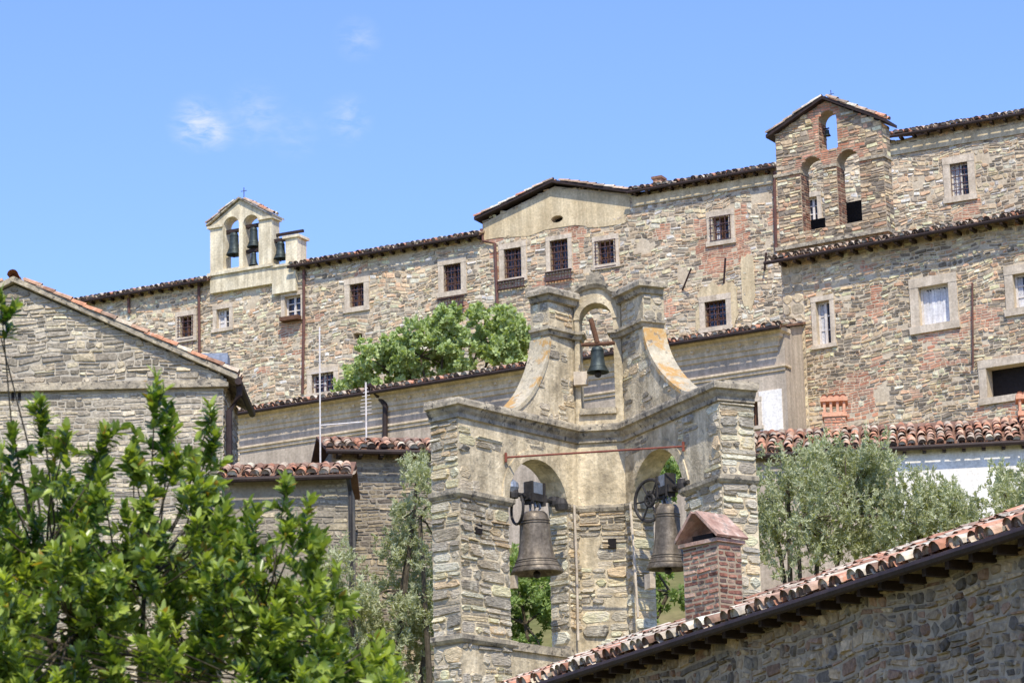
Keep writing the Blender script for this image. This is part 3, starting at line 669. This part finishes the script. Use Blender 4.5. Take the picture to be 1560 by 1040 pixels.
st.obj('pier_stones',M_ash,tw)
mb=MB()
for f,i in ((FBC,li),(FDE,ri)):
    c=(i[0]+i[1])/2; r=(i[1]-i[0])/2; n=24
    for k in range(n):
        t0=math.pi*k/n; t1=math.pi*(k+1)/n-.002
        vs=[];
        for d in (.022+R(0,.004),-.1):
            for (rr_,t) in ((r-.01,t0),(r+.16,t0),(r+.16,t1),(r-.01,t1)): vs.append(f.w(c+rr_*math.cos(t),i[3]+rr_*math.sin(t),d))
        mb.add(vs,BOXF)
mb.obj('arch_rings',M_tow,tw)
cn=MB()
pathL=[flat(Ab),flat(Bp),flat(Cp),flat(Dp),flat(Ep),flat(Fb)]
prof=[(0,-.26),(.05,-.25),(.05,-.18),(.09,-.13),(.11,-.08),(.17,-.06),(.17,.02),(.15,.06),(-.2,.12),(-.2,-.2)]
sweep(cn,pathL,zc,prof)
box(cn,FBC,.0,FBC.L-.1,zc+.003,zc+.10,-TH-.1,-.15); box(cn,FDE,.1,FDE.L,zc+.003,zc+.10,-TH-.1,-.15)
box(cn,FBC,-.05,li[0],zc+.005,zc+.11,-TP-.1,-.1); box(cn,FDE,ri[1],FDE.L+.05,zc+.005,zc+.11,-TR-.1,-.1)
pr2=[(0,-.1),(.05,-.08),(.09,-.03),(.09,.04),(0,.07)]
li0=FBC.w(li[0],0); sweep(cn,[flat(Ab),flat(Bp),flat(li0),FBC.w(li[0],0,-.3)],zi,pr2)
zi2=FDE.px(1070,738)[1]; sweep(cn,[FDE.w(ri[1],0,-.3),FDE.w(ri[1],0),flat(Ep),flat(Fb)],zi2,pr2)
sweep(cn,[FBC.w(li[1],0,-.3),FBC.w(li[1],0),flat(Cp),flat(Dp),FDE.w(ri[0],0),FDE.w(ri[0],0,-.3)],zm+.02,[(0,-.08),(.04,-.06),(.06,0),(.05,.05),(0,.07)])
zi3=FBC.px(740,975)[1]; sweep(cn,[flat(Ab),flat(Bp),flat(li0),FBC.w(li[0],0,-.3)],zi3,pr2)
box(cn,FBC,li[0]-.02,li[1]+.02,li[2]-.12,li[2]+.02,-TH-.05,.06); box(cn,FDE,ri[0]-.02,ri[1]+.02,ri[2]-.12,ri[2]+.02,-TH-.05,.06)
def cr(pts,n=6):
    out=[]
    for i in range(len(pts)-1):
        p0=pts[max(i-1,0)];p1=pts[i];p2=pts[i+1];p3=pts[min(i+2,len(pts)-1)]
        for q in range(n):
            t=q/n; out.append(tuple(.5*((2*p1[k])+(-p0[k]+p2[k])*t+(2*p0[k]-5*p1[k]+4*p2[k]-p3[k])*t*t+(-p0[k]+3*p1[k]-3*p2[k]+p3[k])*t**3) for k in range(2)))
    return out+[pts[-1]]
TU=.42
up=MB()
z0u=zc+.09
def mono(w_): return [(a,max(b,z0u+.012)) for a,b in w_]
wl=mono(cr(FBC.poly([(764,628),(790,622),(812,600),(828,568),(836,540),(839,515)]),4)); wl.append(FBC.px(840,452))
ztu=FBC.px(860,452)[1]
lw=[(wl[0][0],z0u),(FBC.L,z0u),(FBC.L,ztu),(wl[-2][0],ztu)]+list(reversed(wl[:-1]))
panel(up,FBC,lw,[],TU,-.03)
wr=mono(cr(FDE.poly([(1062,602),(1036,596),(1010,574),(992,548),(982,522),(978,500)]),4)); wr.append(FDE.px(977,440))
rw=[(wr[0][0],z0u)]+wr[:-1]+[(wr[-2][0],ztu),(0,ztu),(0,z0u)]
panel(up,FDE,rw,[],TU,-.03)
ua,ui=archpts(FCD,883,935,460,626,16)
zt0=ztu
cx=(ui[0]+ui[1])/2; zpk=FCD.px(905,434)[1]
top=[(FCD.L,zt0),(FCD.L*.82,zt0+(zpk-zt0)*.35),(FCD.L*.68,zt0+(zpk-zt0)*.85),(cx,zpk),(FCD.L*.2,zt0+(zpk-zt0)*.8),(FCD.L*.02,zt0+.02)]
panel(up,FCD,[(-.0,z0u-.05),(FCD.L,z0u-.05)]+top,[ua],TU,-.025)
c1=FBC.w(FBC.L,0,-TU);c2=FCD.w(0,0,-TU);d1=FCD.w(FCD.L,0,-TU);d2=FDE.w(0,0,-TU)
pc=FCD.w(0,0,-.04); pd=FCD.w(FCD.L,0,-.04)
prism(up,[pc,c2,c1],z0u,ztu-.01); prism(up,[pd,d2,d1],z0u,ztu-.01)
up.obj('upper_walls',M_tow,tw)
vo=MB()
for f,w_ in ((FBC,wl[:-1]),(FDE,wr[:-1])):
    sg=-1 if f is FBC else 1; vs=[]
    for i,(a,b) in enumerate(w_):
        o_=.035 if i>2 else .012*i
        vs+= [f.w(a+sg*o_,b+o_*.7,.0),f.w(a+sg*o_,b+o_*.7,-TU-.03),f.w(a-sg*.02,b-.02,-TU-.03),f.w(a-sg*.02,b-.02,.0)]
    n=len(w_)
    vo.add(vs,[(i*4+j,(i+1)*4+j,(i+1)*4+(j+1)%4,i*4+(j+1)%4) for i in range(n-1) for j in range(4)]+[(0,1,2,3),tuple((n-1)*4+j for j in (3,2,1,0))])
vo.obj('volute_ramps',M_vol,tw)
us=MB(); kk=dict(rh=(.09,.2),ww=(.13,.38),pr=(.003,.022),gap=.02,colf=STT,near=True,warp=.02,jit=.1,d=-.03)
kf=lambda sd:(lambda s,z:noise.noise(Vector((s*1.8,z*1.8,sd)))>.0)
stones(us,FBC,[lw],z0u,ztu,keep=kf(3.),**kk); stones(us,FDE,[rw],z0u,ztu,keep=kf(8.),**kk)
g=Frame(FBC.w(wl[-2][0],0,-TU),FBC.w(wl[-2][0],0,-.03)); kk['d']=0
stones(us,g,[rectpts(0,TU-.03,wl[-2][1],ztu)],wl[-2][1],ztu,**kk)
g=Frame(FDE.w(wr[-2][0],0,-.03),FDE.w(wr[-2][0],0,-TU)); stones(us,g,[rectpts(0,TU-.03,wr[-2][1],ztu)],wr[-2][1],ztu,**kk)
us.obj('upper_stones',M_ash,tw)
pu=[(0,-.1),(.04,-.09),(.06,-.03),(.1,-.01),(.1,.04),(0,.07)]
sw=wl[-2][0]; zq=FBC.px(860,507)[1]
Lp=[FBC.w(sw,0,-TU),FBC.w(sw,0,-.03),FCD.w(0.03,0,-.02),FCD.w(ui[0],0,-.02),FCD.w(ui[0],0,-.3)]
se_=wr[-2][0]; Rp=[FCD.w(ui[1],0,-.3),FCD.w(ui[1],0,-.02),FCD.w(FCD.L-.02,0,-.02),FDE.w(se_,0,-.03),FDE.w(se_,0,-TU)]
sweep(cn,Lp,zq,pu); sweep(cn,Rp,zq,pu)
pt=[(0,-.16),(.05,-.14),(.07,-.06),(.14,-.04),(.14,.04),(.1,.09),(-.15,.16),(-.15,-.1)]
sweep(cn,Lp[:3],ztu,pt); sweep(cn,Rp[2:],ztu,pt)
box(cn,FBC,sw-.05,FBC.L-.05,ztu+.002,ztu+.14,-TU-.1,-.1); box(cn,FDE,.05,se_+.05,ztu+.002,ztu+.14,-TU-.1,-.1)
hp=[(-.06,zt0+.03)]+[(a,b) for a,b in reversed(top)][1:-1]+[(FCD.L+.06,zt0+.03)]
H=cr(hp); vs=[]
for a,b in H: vs+=[FCD.w(a,b-.06,.03),FCD.w(a,b-.0,.09),FCD.w(a,b+.08,.1),FCD.w(a,b+.09,-TU-.08),FCD.w(a,b-.06,-TU-.08)]
n=len(H); cn.add(vs,[(i*5+j,(i+1)*5+j,(i+1)*5+(j+1)%5,i*5+(j+1)%5) for i in range(n-1) for j in range(5)]+[(0,1,2,3,4),tuple((n-1)*5+j for j in (4,3,2,1,0))])
box(cn,FCD,cx-.16,cx+.14,zpk+.06,zpk+.2,-.35,-.05); box(cn,FCD,cx-.1,cx+.08,zpk+.2,zpk+.27,-.3,-.1)
box(cn,FCD,ui[0]-.02,ui[1]+.02,ui[2]-.06,ui[2]+.05,-TU,.05)
cn.obj('cornices',M_corn,tw)
mb=MB(); i=ui; c=(i[0]+i[1])/2; r=(i[1]-i[0])/2; n=12
for k in range(n):
    t0=math.pi*k/n; t1=math.pi*(k+1)/n-.003; vs=[]
    for d in (.0,-.1):
        for (rr_,t) in ((r-.01,t0),(r+.09,t0),(r+.09,t1),(r-.01,t1)): vs.append(FCD.w(c+rr_*math.cos(t),i[3]+rr_*math.sin(t),d))
    mb.add(vs,BOXF)
mb.obj('upper_arch_ring',M_tow,tw)
mb=MB(); a=FBC.w(*FBC.px(768,697),.04); b_=FDE.w(*FDE.px(1044,680),.04); tube(mb,[a,b_],.018,6); tube(mb,[b_-Vector((0,0,.08)),b_+Vector((0,0,.08))],.025,6); tube(mb,[a-Vector((0,0,.08)),a+Vector((0,0,.08))],.025,6); mb.obj('iron_tie_rod',M_red,tw)
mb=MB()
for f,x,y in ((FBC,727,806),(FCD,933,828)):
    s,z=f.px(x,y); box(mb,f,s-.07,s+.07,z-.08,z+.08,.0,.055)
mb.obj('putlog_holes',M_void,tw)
def bigbell(x,yb,yt,dep,r,fr,mat,nm,tiltdeg=0):
    c=P(x,yb,dep); t=P(x,yt,dep); h=t.z-c.z; T=Matrix.Rotation(rad(tiltdeg),3,fr.n)
    mb=MB(); bell(mb,c,r,h,T); mb.obj(nm,mat,tw,True)
    mb=MB(); tp_=c+T@Vector((0,0,h)); 
    tube(mb,[c+T@Vector((0,0,h*.6)),c+T@Vector((0,0,-.02))],.03); lathe(mb,c+Vector((0,0,-.03)),[(0,-.07),(.05,-.05),(.07,0),(.05,.05),(0,.07)],12); mb.obj(nm+'_clapper',M_blk,tw)
    return tp_
t1=bigbell(818,872,779,49.15,.46,FBC,M_bronze,'large_bell',2)
t2=bigbell(1018,866,768,48.5,.37,FDE,M_bronze,'second_bell',-3)
t3=bigbell(911,567,528,49.7,.2,FCD,M_bdark,'small_bell')
mb=MB(); dk=MB(); 
for t,f,r in ((t1,FBC,.33),(t2,FDE,.3)):
    for k in (-1,0,1):
        tube(mb,[t+f.u*.1*k+Vector((0,0,-.02)),t+f.u*.13*k+f.n*.03+Vector((0,0,.08)),t+f.u*.1*k+Vector((0,0,.2))],.028,6)
    g=Frame(t-f.u*.24,t+f.u*.24)
    box(dk,g,0,.48,t.z+.17,t.z+.3,-.1,.1); box(mb,g,.08,.4,t.z+.3,t.z+.5,-.09,.09); box(dk,g,.06,.1,t.z+.1,t.z+.5,-.06,.12); box(dk,g,.38,.42,t.z+.1,t.z+.5,-.06,.12)
    L0=.62 if f is FBC else .75
    tube(dk,[t-f.u*L0+Vector((0,0,.24)),t+f.u*L0+Vector((0,0,.24))],.04,8)
    for sg in (-1,1): lathe(dk,t+f.u*sg*.55+Vector((0,0,.24)),[(0,-.08),(.09,-.08),(.1,0),(.09,.08),(0,.08)],10)
mb.obj('headstock_blocks',M_zinc,tw)
c=P(990,762,48.7); ring(dk,c,FDE.u*.3+FDE.n,.36,.03); ring(dk,c,FDE.u*.3+FDE.n,.1,.03)
ax=(FDE.u*.3+FDE.n).normalized(); aa=ax.cross(Vector((0,0,1))).normalized(); bb=ax.cross(aa)
for k in range(6):
    t=math.pi*k/3; v=aa*math.cos(t)+bb*math.sin(t); tube(dk,[c,c+v*.36],.018,6)
c=P(788,775,49.0); ring(dk,c,FBC.u+FBC.n*.5,.26,.025)
lathe(dk,P(855,768,49.2),[(0,-.1),(.1,-.1),(.12,0),(.08,.1),(0,.1)],12)
dk.obj('headstocks_and_wheels',M_blk,tw)
mb=MB(); lathe(mb,P(779,741,48.7),[(0,-.12),(.09,-.1),(.13,-.02),(.12,.06),(.05,.12),(0,.13)],14); mb.obj('motor_housing',M_zinc,tw)
mb=MB(); 
for pts,f in (([(868,770),(872,870),(874,976)],FBC),([(968,768),(974,850),(980,940)],FDE)): tubepx(mb,f,pts,.1,.022)
box(mb,FCD,ui[0]-.1,ui[0]+.14,FCD.px(890,588)[1],FCD.px(890,568)[1],0.0,.14)
a=P(783,885,49); box(mb,Frame(a,a+FBC.u),-.05,.05,a.z-.12,a.z+.1,-.05,.05); a=P(990,883,48.4); box(mb,Frame(a,a+FDE.u),-.1,.1,a.z-.15,a.z+.1,-.05,.05)
mb.obj('conduits_and_boxes',M_surr,tw)
mb=MB(); tube(mb,[P(900,486,49.7),P(910,522,49.7)],.045,8)
zz=P(911,524,49.7); tube(mb,[zz-FCD.u*.3,zz+FCD.u*.3],.035,8); mb.obj('small_bell_lever',M_wood,tw)

# ================= FOREGROUND TILED HOUSE
A=P(1575,806,28); FN=Frame(atz(745,1068,A.z),A); e=empty('foreground_stone_house'); z1=A.z
L=FN.L+.8; p=20
mb=MB(); panel(mb,FN,rectpts(0,L,-2,z1),[],.5); mb.obj('walls_mortar',M_mortarD,e)
mb=MB(); stones(mb,FN,[rectpts(0,L,z1-3.2,z1)],z1-3.2,z1,(.05,.17),(.08,.36),(.006,.04),.024,STN,near=True,seed=6,warp=.12,jit=.16); 
mb.obj('wall_stones',M_stoneN,e)
body(e,FN,0,L,-2,z1,3,p,-.48,M_mortarD); roof(e,FN,0,L,z1,.3,3,p,3,colf=OLDT,raft=True,sx=.0)
s=FN.px(1088,930)[0]; 
tt=math.tan(rad(p)); zc0=z1+.9*tt
A_=P(1092,800,FN.w(s,0,-.9).y); zt=P(1092,824,A_.y).z
g=Frame(Vector((A_.x,A_.y,0)),Vector((A_.x+.75,A_.y+.66,0))); w=.40; dp=.6
ch=chimney(g,0,zc0-1.0,zt,w,dp,0,name='brick_chimney',colf=PBRD,gap=.02)
mb=MB(); box(mb,g,-.04,w+.04,zt,zt+.045,-dp-.04,.04)
rz=P(1062,777,A_.y).z
def slab(mb,pts,th):
    n=(pts[1]-pts[0]).cross(pts[3]-pts[0]).normalized()*th
    mb.add([*pts]+[q+n for q in pts],[(0,1,2,3),(7,6,5,4),(0,4,5,1),(1,5,6,2),(2,6,7,3),(3,7,4,0)])
slab(mb,[g.w(-.08,zt+.05,.06),g.w(w+.06,zt+.05,.06),g.w(w+.02,rz,-dp/2+.02),g.w(-.1,rz,-dp/2+.02)],.035)
slab(mb,[g.w(-.1,rz,-dp/2-.02),g.w(w+.02,rz,-dp/2-.02),g.w(w+.06,zt+.05,-dp-.06),g.w(-.08,zt+.05,-dp-.06)],.035)
mb.obj('tile_hood',M_hood,ch)
mb=MB(); box(mb,g,.05,w-.03,zt+.045,zt+.13,-dp+.12,-.12); mb.obj('flue_opening',M_void,ch)

# ================= GROUND
xs=np.concatenate([np.linspace(-4000,-150,8),np.linspace(-100,100,41),np.linspace(150,4000,8)]); ys=np.concatenate([np.linspace(-1000,0,6),np.linspace(5,140,55),np.linspace(160,400,12),[800,2000,5000]])
mb=MB(); V=[(x,y,hgt(x,y)+(noise.noise(Vector((x*.1,y*.1,0)))*.5 if 8<y<130 else 0)) for y in ys for x in xs]; nx=len(xs)
mb.add(V,[(j*nx+i,j*nx+i+1,(j+1)*nx+i+1,(j+1)*nx+i) for j in range(len(ys)-1) for i in range(nx-1)]); mb.obj('ground',M_ground,None,True)

# ================= TREES
def leafmesh(name,pos,dirs,nrm,ln,wd,cols,mat,parent,fold=.25):
    n=len(pos); d=dirs/np.linalg.norm(dirs,axis=1)[:,None]; sd=np.cross(d,nrm); sd/=np.linalg.norm(sd,axis=1)[:,None]+1e-9; up=np.cross(sd,d)
    ln=ln[:,None];wd=wd[:,None]
    V=np.stack([pos,pos+d*ln*.35+sd*wd+up*wd*fold,pos+d*ln*.75+sd*wd*.7+up*wd*fold,pos+d*ln,pos+d*ln*.75-sd*wd*.7+up*wd*fold,pos+d*ln*.35-sd*wd+up*wd*fold],1).reshape(-1,3)
    me=bpy.data.meshes.new(name); me.vertices.add(6*n); me.vertices.foreach_set('co',V.astype(np.float32).ravel())
    idx=np.arange(n)[:,None]*6; F=np.concatenate([idx+np.array([0,1,2,3]),idx+np.array([0,3,4,5])],1).ravel()
    me.loops.add(8*n); me.loops.foreach_set('vertex_index',F.astype(np.int32)); me.polygons.add(2*n)
    me.polygons.foreach_set('loop_start',np.arange(0,8*n,4,dtype=np.int32)); 
    me.update(calc_edges=True); me.validate()
    a=me.color_attributes.new('Col','FLOAT_COLOR','POINT'); c=np.ones((n,6,4),dtype=np.float32); c[:,:,:3]=cols[:,None,:]; a.data.foreach_set('color',c.ravel())
    me.materials.append(mat); o=bpy.data.objects.new(name,me); bpy.context.scene.collection.objects.link(o); o.parent=parent
def rnd(n): 
    v=np.random.normal(size=(n,3)); return v/np.linalg.norm(v,axis=1)[:,None]
def tree(name,base,crown,nclump,nleaf,leaf=(.05,.012),cols=((.2,.22,.12),(.3,.33,.2)),cr_=.5,upb=.4,mat=None):
    e=empty(name); base=Vector(base); tk=MB(); pos=[];dr=[];cl=[]
    for (c,r) in crown:
        c=Vector(c); mid=(base+c)/2+Vector((R(-.3,.3),R(-.3,.3),.2)); tube(tk,[base,mid,c],.09,7,r1=.035)
        k=max(3,int(nclump*(r[0]*r[2])))
        for i in range(k):
            v=Vector(rnd(1)[0]); q=R(.35,1.0)**.5
            p=c+Vector((v.x*r[0]*q,v.y*r[1]*q,v.z*r[2]*q)); s=cr_*R(.5,1.15)
            if i%4==0: tube(tk,[c,(c+p)/2+Vector((0,0,.1)),p],.03,5,r1=.01)
            m=int(nleaf*s*s/cr_**2); t=random.random()
            ns=max(3,m//22); sh=rnd(ns)*np.array([s,s,s])*np.random.uniform(.3,1.,(ns,1)); sd=rnd(ns)*.6+np.array([0,0,upb]); L=np.random.uniform(.15,.45,ns)*cr_*1.5
            w=np.random.randint(0,ns,m); tt_=np.random.uniform(0,1,m)
            pp=np.array(p)+sh[w]+sd[w]*(L[w]*tt_)[:,None]+rnd(m)*.02
            pos.append(pp); dr.append(sd[w]*.8+rnd(m)); 
            k2=np.clip(np.random.uniform(0,1,m)*.6+t*.4,0,1)[:,None]; cl.append(np.array(cols[0])*(1-k2)+np.array(cols[1])*k2)
    tk.obj('trunk_and_limbs',M_bark,e)
    pos=np.concatenate(pos);dr=np.concatenate(dr);cl=np.concatenate(cl); n=len(pos)
    leafmesh('foliage',pos,dr,rnd(n),np.random.uniform(.8,1.3,n)*leaf[0],np.random.uniform(.8,1.2,n)*leaf[1],cl,mat or M_olive,e)
    return n
OL=((.25,.27,.14),(.60,.61,.40))
def gz(p): return (p.x,p.y,hgt(p.x,p.y)-.2)
tot=0
for bx,cs in ((1230,[(1215,800,1.1,1.2),(1290,775,1.15,1.2),(1175,755,.6,.8),(1200,720,.45,.4),(1255,725,.6,.45)]),(1370,[(1345,790,1.1,1.0),(1400,810,1.2,.9),(1325,725,.7,.6),(1440,790,.8,.6)]),(1500,[(1470,825,1.1,.7),(1545,790,.9,.8),(1535,745,.4,.5),(1620,770,1.0,1.0)])):
    b_=P(bx,900,60); crown=[(tuple(P(x,y,60+R(-1,1))),(rx,1.3,rz_)) for x,y,rx,rz_ in cs]
    tot+=tree('olive_tree',gz(b_),crown,27,430,(.09,.015),OL,.42,.8)
for bx,dd,cs in ((620,56,[(640,790,.45,1.0),(635,735,.3,.4),(610,900,.9,1.3),(655,930,.5,1.5),(585,1000,1.0,.9),(520,900,.6,.7)]),(500,58,[(480,930,.8,.9),(540,990,.8,.9),(420,950,.9,.9),(110,850,.6,.5),(300,880,1.2,.8)])):
    b_=P(bx,1100,dd); crown=[(tuple(P(x,y,dd+R(-.6,.6))),(rx,.9,rz_)) for x,y,rx,rz_ in cs]
    tot+=tree('olive_tree',gz(b_),crown,30,430,(.085,.014),OL,.38,.8)
b_=P(830,1100,57); tot+=tree('shrub_tree',gz(b_),[(tuple(P(800,950,57)),(.9,.9,1.1)),(tuple(P(850,900,57)),(.7,.9,.8)),(tuple(P(1020,900,57)),(.7,.9,.7)),(tuple(P(1010,735,59)),(.8,.9,.6))],26,400,(.1,.025),((.14,.22,.05),(.34,.43,.14)),.4,.5)
b_=P(660,640,96); tot+=tree('fig_tree',gz(b_),[(tuple(P(x,y,96)),(rx,1.3,rz_)) for x,y,rx,rz_ in ((640,543,1.4,1.1),(700,528,1.5,1.2),(755,518,1.1,1.0),(590,565,1.3,.8),(680,500,.8,.5),(785,540,.9,.9),(545,585,1.0,.45),(740,488,.7,.4),(615,530,.7,.5))],16,300,(.16,.055),((.27,.36,.11),(.56,.63,.32)),.48,.5)
# foreground bay tree
e=empty('bay_laurel_tree'); tk=MB(); b0=P(160,1040,14.5); b0=Vector((b0.x,b0.y,hgt(0,14.5)-.2))
tips0=[(238,572),(262,628),(322,628),(205,660),(165,655),(160,700),(62,612),(20,655),(100,668),(85,720),(230,735),(300,705),(345,765),(390,775),(435,742),(470,770),(490,815),(415,825),(350,840),(300,800),(250,805),(190,780),(130,765),(50,790),(10,740),(480,865),(440,890),(520,940),(590,985),(555,1000),(500,985),(430,960),(375,905),(320,900),(260,880),(200,860),(150,850),(90,840),(30,870),(-20,800),(610,1030)]
tips=[(x,y,R(13.8,14.8),1) for x,y in tips0]
for x,y in tips0: tips.append((x+R(-30,30),y+R(25,80),R(13.8,15),.8))
for i in range(200):
    x=R(-40,620); lo=805+max(0,(x-280))*.6+(35*math.sin(x*.05))
    y=R(lo,1130); tips.append((x,y,R(13.3,15.6),.85))
for i in range(22):
    x=R(-40,420); tips.append((x,R(730+max(0,x-330)*.5,860),R(13.9,15.6),.8))
tips.append((0,448,14.,.5)); tips.append((-14,455,14.,.6)); pos=[];dr=[];cl=[];nr=[]
hubs=[P(x,y,14.7) for x,y in ((120,960),(300,1010),(20,950),(450,1060),(220,900),(400,990),(70,860))]
for hb in hubs: tube(tk,[b0,(b0+hb)/2+Vector((R(-.1,.1),0,.0)),hb],.035,7,r1=.012)
for (x,y,d,sc_) in tips:
    t=P(x,y,d); hb=min(hubs,key=lambda h:(h-t).length+ (5 if h.z>t.z-.02 else 0)); 
    mid=(t+hb)/2+Vector((R(-.06,.06),R(-.06,.06),-.04)); tube(tk,[hb,(hb+mid)/2+Vector((R(-.03,.03),0,.02)),mid,t],.008,5,r1=.003)
    axis=(t-mid).normalized()*.5+Vector((R(-.3,.3),R(-.3,.3),.8)); axis.normalize()
    tw_=[(t-axis*R(.2,.3)*sc_,t,axis)]
    for k in range(random.choice((3,4,5))):
        q=t-axis*R(.04,.28); v=(axis*.7+Vector(rnd(1)[0])*.9).normalized(); L=R(.06,.13); tw_.append((q,q+v*L,v)); tube(tk,[q,q+v*L],.003,4,r1=.0015)
    tone=random.random()
    for a,b_,v in tw_:
        L=(b_-a).length; m=int(L/.009)+7
        for i in range(m):
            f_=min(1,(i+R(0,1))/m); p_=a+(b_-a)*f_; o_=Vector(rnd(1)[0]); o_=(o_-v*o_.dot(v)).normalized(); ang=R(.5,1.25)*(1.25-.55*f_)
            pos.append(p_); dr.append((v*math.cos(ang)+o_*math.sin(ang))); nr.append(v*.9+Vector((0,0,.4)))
            k2=min(1,max(0,.45*tone+R(-.2,.45)+.4*(f_-.45)));  # shade put into leaf colour: dark inside, brighter toward the twig tips
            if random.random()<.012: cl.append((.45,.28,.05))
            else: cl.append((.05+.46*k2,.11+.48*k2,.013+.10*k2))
tk.obj('trunk_and_limbs',M_bark,e)
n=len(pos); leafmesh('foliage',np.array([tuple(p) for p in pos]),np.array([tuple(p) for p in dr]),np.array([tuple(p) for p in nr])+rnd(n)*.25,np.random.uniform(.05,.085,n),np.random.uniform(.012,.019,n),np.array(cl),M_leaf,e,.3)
print('LEAVES',tot,n)

# ================= SKY, SUN, CAMERA
sc=bpy.context.scene; w=bpy.data.worlds.new('World'); sc.world=w; w.use_nodes=True; nt=w.node_tree; bg=nt.nodes['Background']
AZ=rad(9); EL=rad(52); S=Vector((math.sin(AZ)*math.cos(EL),-math.cos(AZ)*math.cos(EL),math.sin(EL)))
sky=nt.nodes.new('ShaderNodeTexSky'); sky.sky_type='NISHITA'; sky.sun_disc=False; sky.sun_elevation=EL; sky.sun_rotation=math.atan2(S.x,S.y); sky.air_density=1.1; sky.dust_density=.4; sky.ozone_density=2.0; sky.altitude=100
tc=nt.nodes.new('ShaderNodeTexCoord'); fac=None
for (x,y,r,s_,k) in ((300,188,.012,(1,1,2.5),.5),(330,205,.008,(1,1,2.5),.35),(390,175,.014,(1,1,2.5),.2),(528,182,.011,(1,1,2),.25),(545,60,.010,(1,1,2),.2),(450,205,.012,(1,1,2),.12)):
    dv=ray(x,y).normalized(); vd=nt.nodes.new('ShaderNodeVectorMath'); vd.operation='DISTANCE'; nt.links.new(tc.outputs['Generated'],vd.inputs[0]); vd.inputs[1].default_value=dv
    mr=nt.nodes.new('ShaderNodeMapRange'); mr.inputs[1].default_value=0; mr.inputs[2].default_value=r; mr.inputs[3].default_value=1; mr.inputs[4].default_value=0; mr.interpolation_type='SMOOTHSTEP'; nt.links.new(vd.outputs['Value'],mr.inputs[0])
    mp=nt.nodes.new('ShaderNodeMapping'); mp.inputs['Scale'].default_value=s_; mp.inputs['Rotation'].default_value=(0,rad(-25),0); nt.links.new(tc.outputs['Generated'],mp.inputs[0])
    no=nz(nt,110,6,mp.outputs[0],.6); no.inputs['Distortion'].default_value=.5; rp=ramp(nt,no.outputs[0],[(.36,G(0)),(.75,G(1))])
    mm=nt.nodes.new('ShaderNodeMath'); mm.operation='MULTIPLY'; nt.links.new(mr.outputs[0],mm.inputs[0]); nt.links.new(rp.outputs[0],mm.inputs[1])
    m2=nt.nodes.new('ShaderNodeMath'); m2.operation='MULTIPLY'; nt.links.new(mm.outputs[0],m2.inputs[0]); m2.inputs[1].default_value=k*2
    if fac is None: fac=m2.outputs[0]
    else:
        ad=nt.nodes.new('ShaderNodeMath'); ad.operation='ADD'; ad.use_clamp=True; nt.links.new(fac,ad.inputs[0]); nt.links.new(m2.outputs[0],ad.inputs[1]); fac=ad.outputs[0]
sk=mix(nt,sky.outputs[0],(1.08,1.22,1.85),1,'MULTIPLY')
c=mix(nt,sk,(5.6,6.0,6.6),fac); nt.links.new(c,bg.inputs[0]); bg.inputs[1].default_value=.15
sd=bpy.data.lights.new('sun','SUN'); sd.energy=5; sd.angle=rad(.53); sd.color=(1,.93,.81); so=bpy.data.objects.new('sun',sd); sc.collection.objects.link(so); so.rotation_euler=(-S).to_track_quat('-Z','Y').to_euler()
cd=bpy.data.cameras.new('camera'); cd.sensor_width=36; cd.lens=36*FP/1560; cd.clip_end=20000; cd.clip_start=.5
cd.dof.use_dof=True; cd.dof.focus_distance=52; cd.dof.aperture_fstop=9
co=bpy.data.objects.new('camera',cd); sc.collection.objects.link(co); co.rotation_euler=Rcam.to_euler(); sc.camera=co
sc.view_settings.view_transform='Standard'; sc.view_settings.look='None'; sc.view_settings.exposure=0
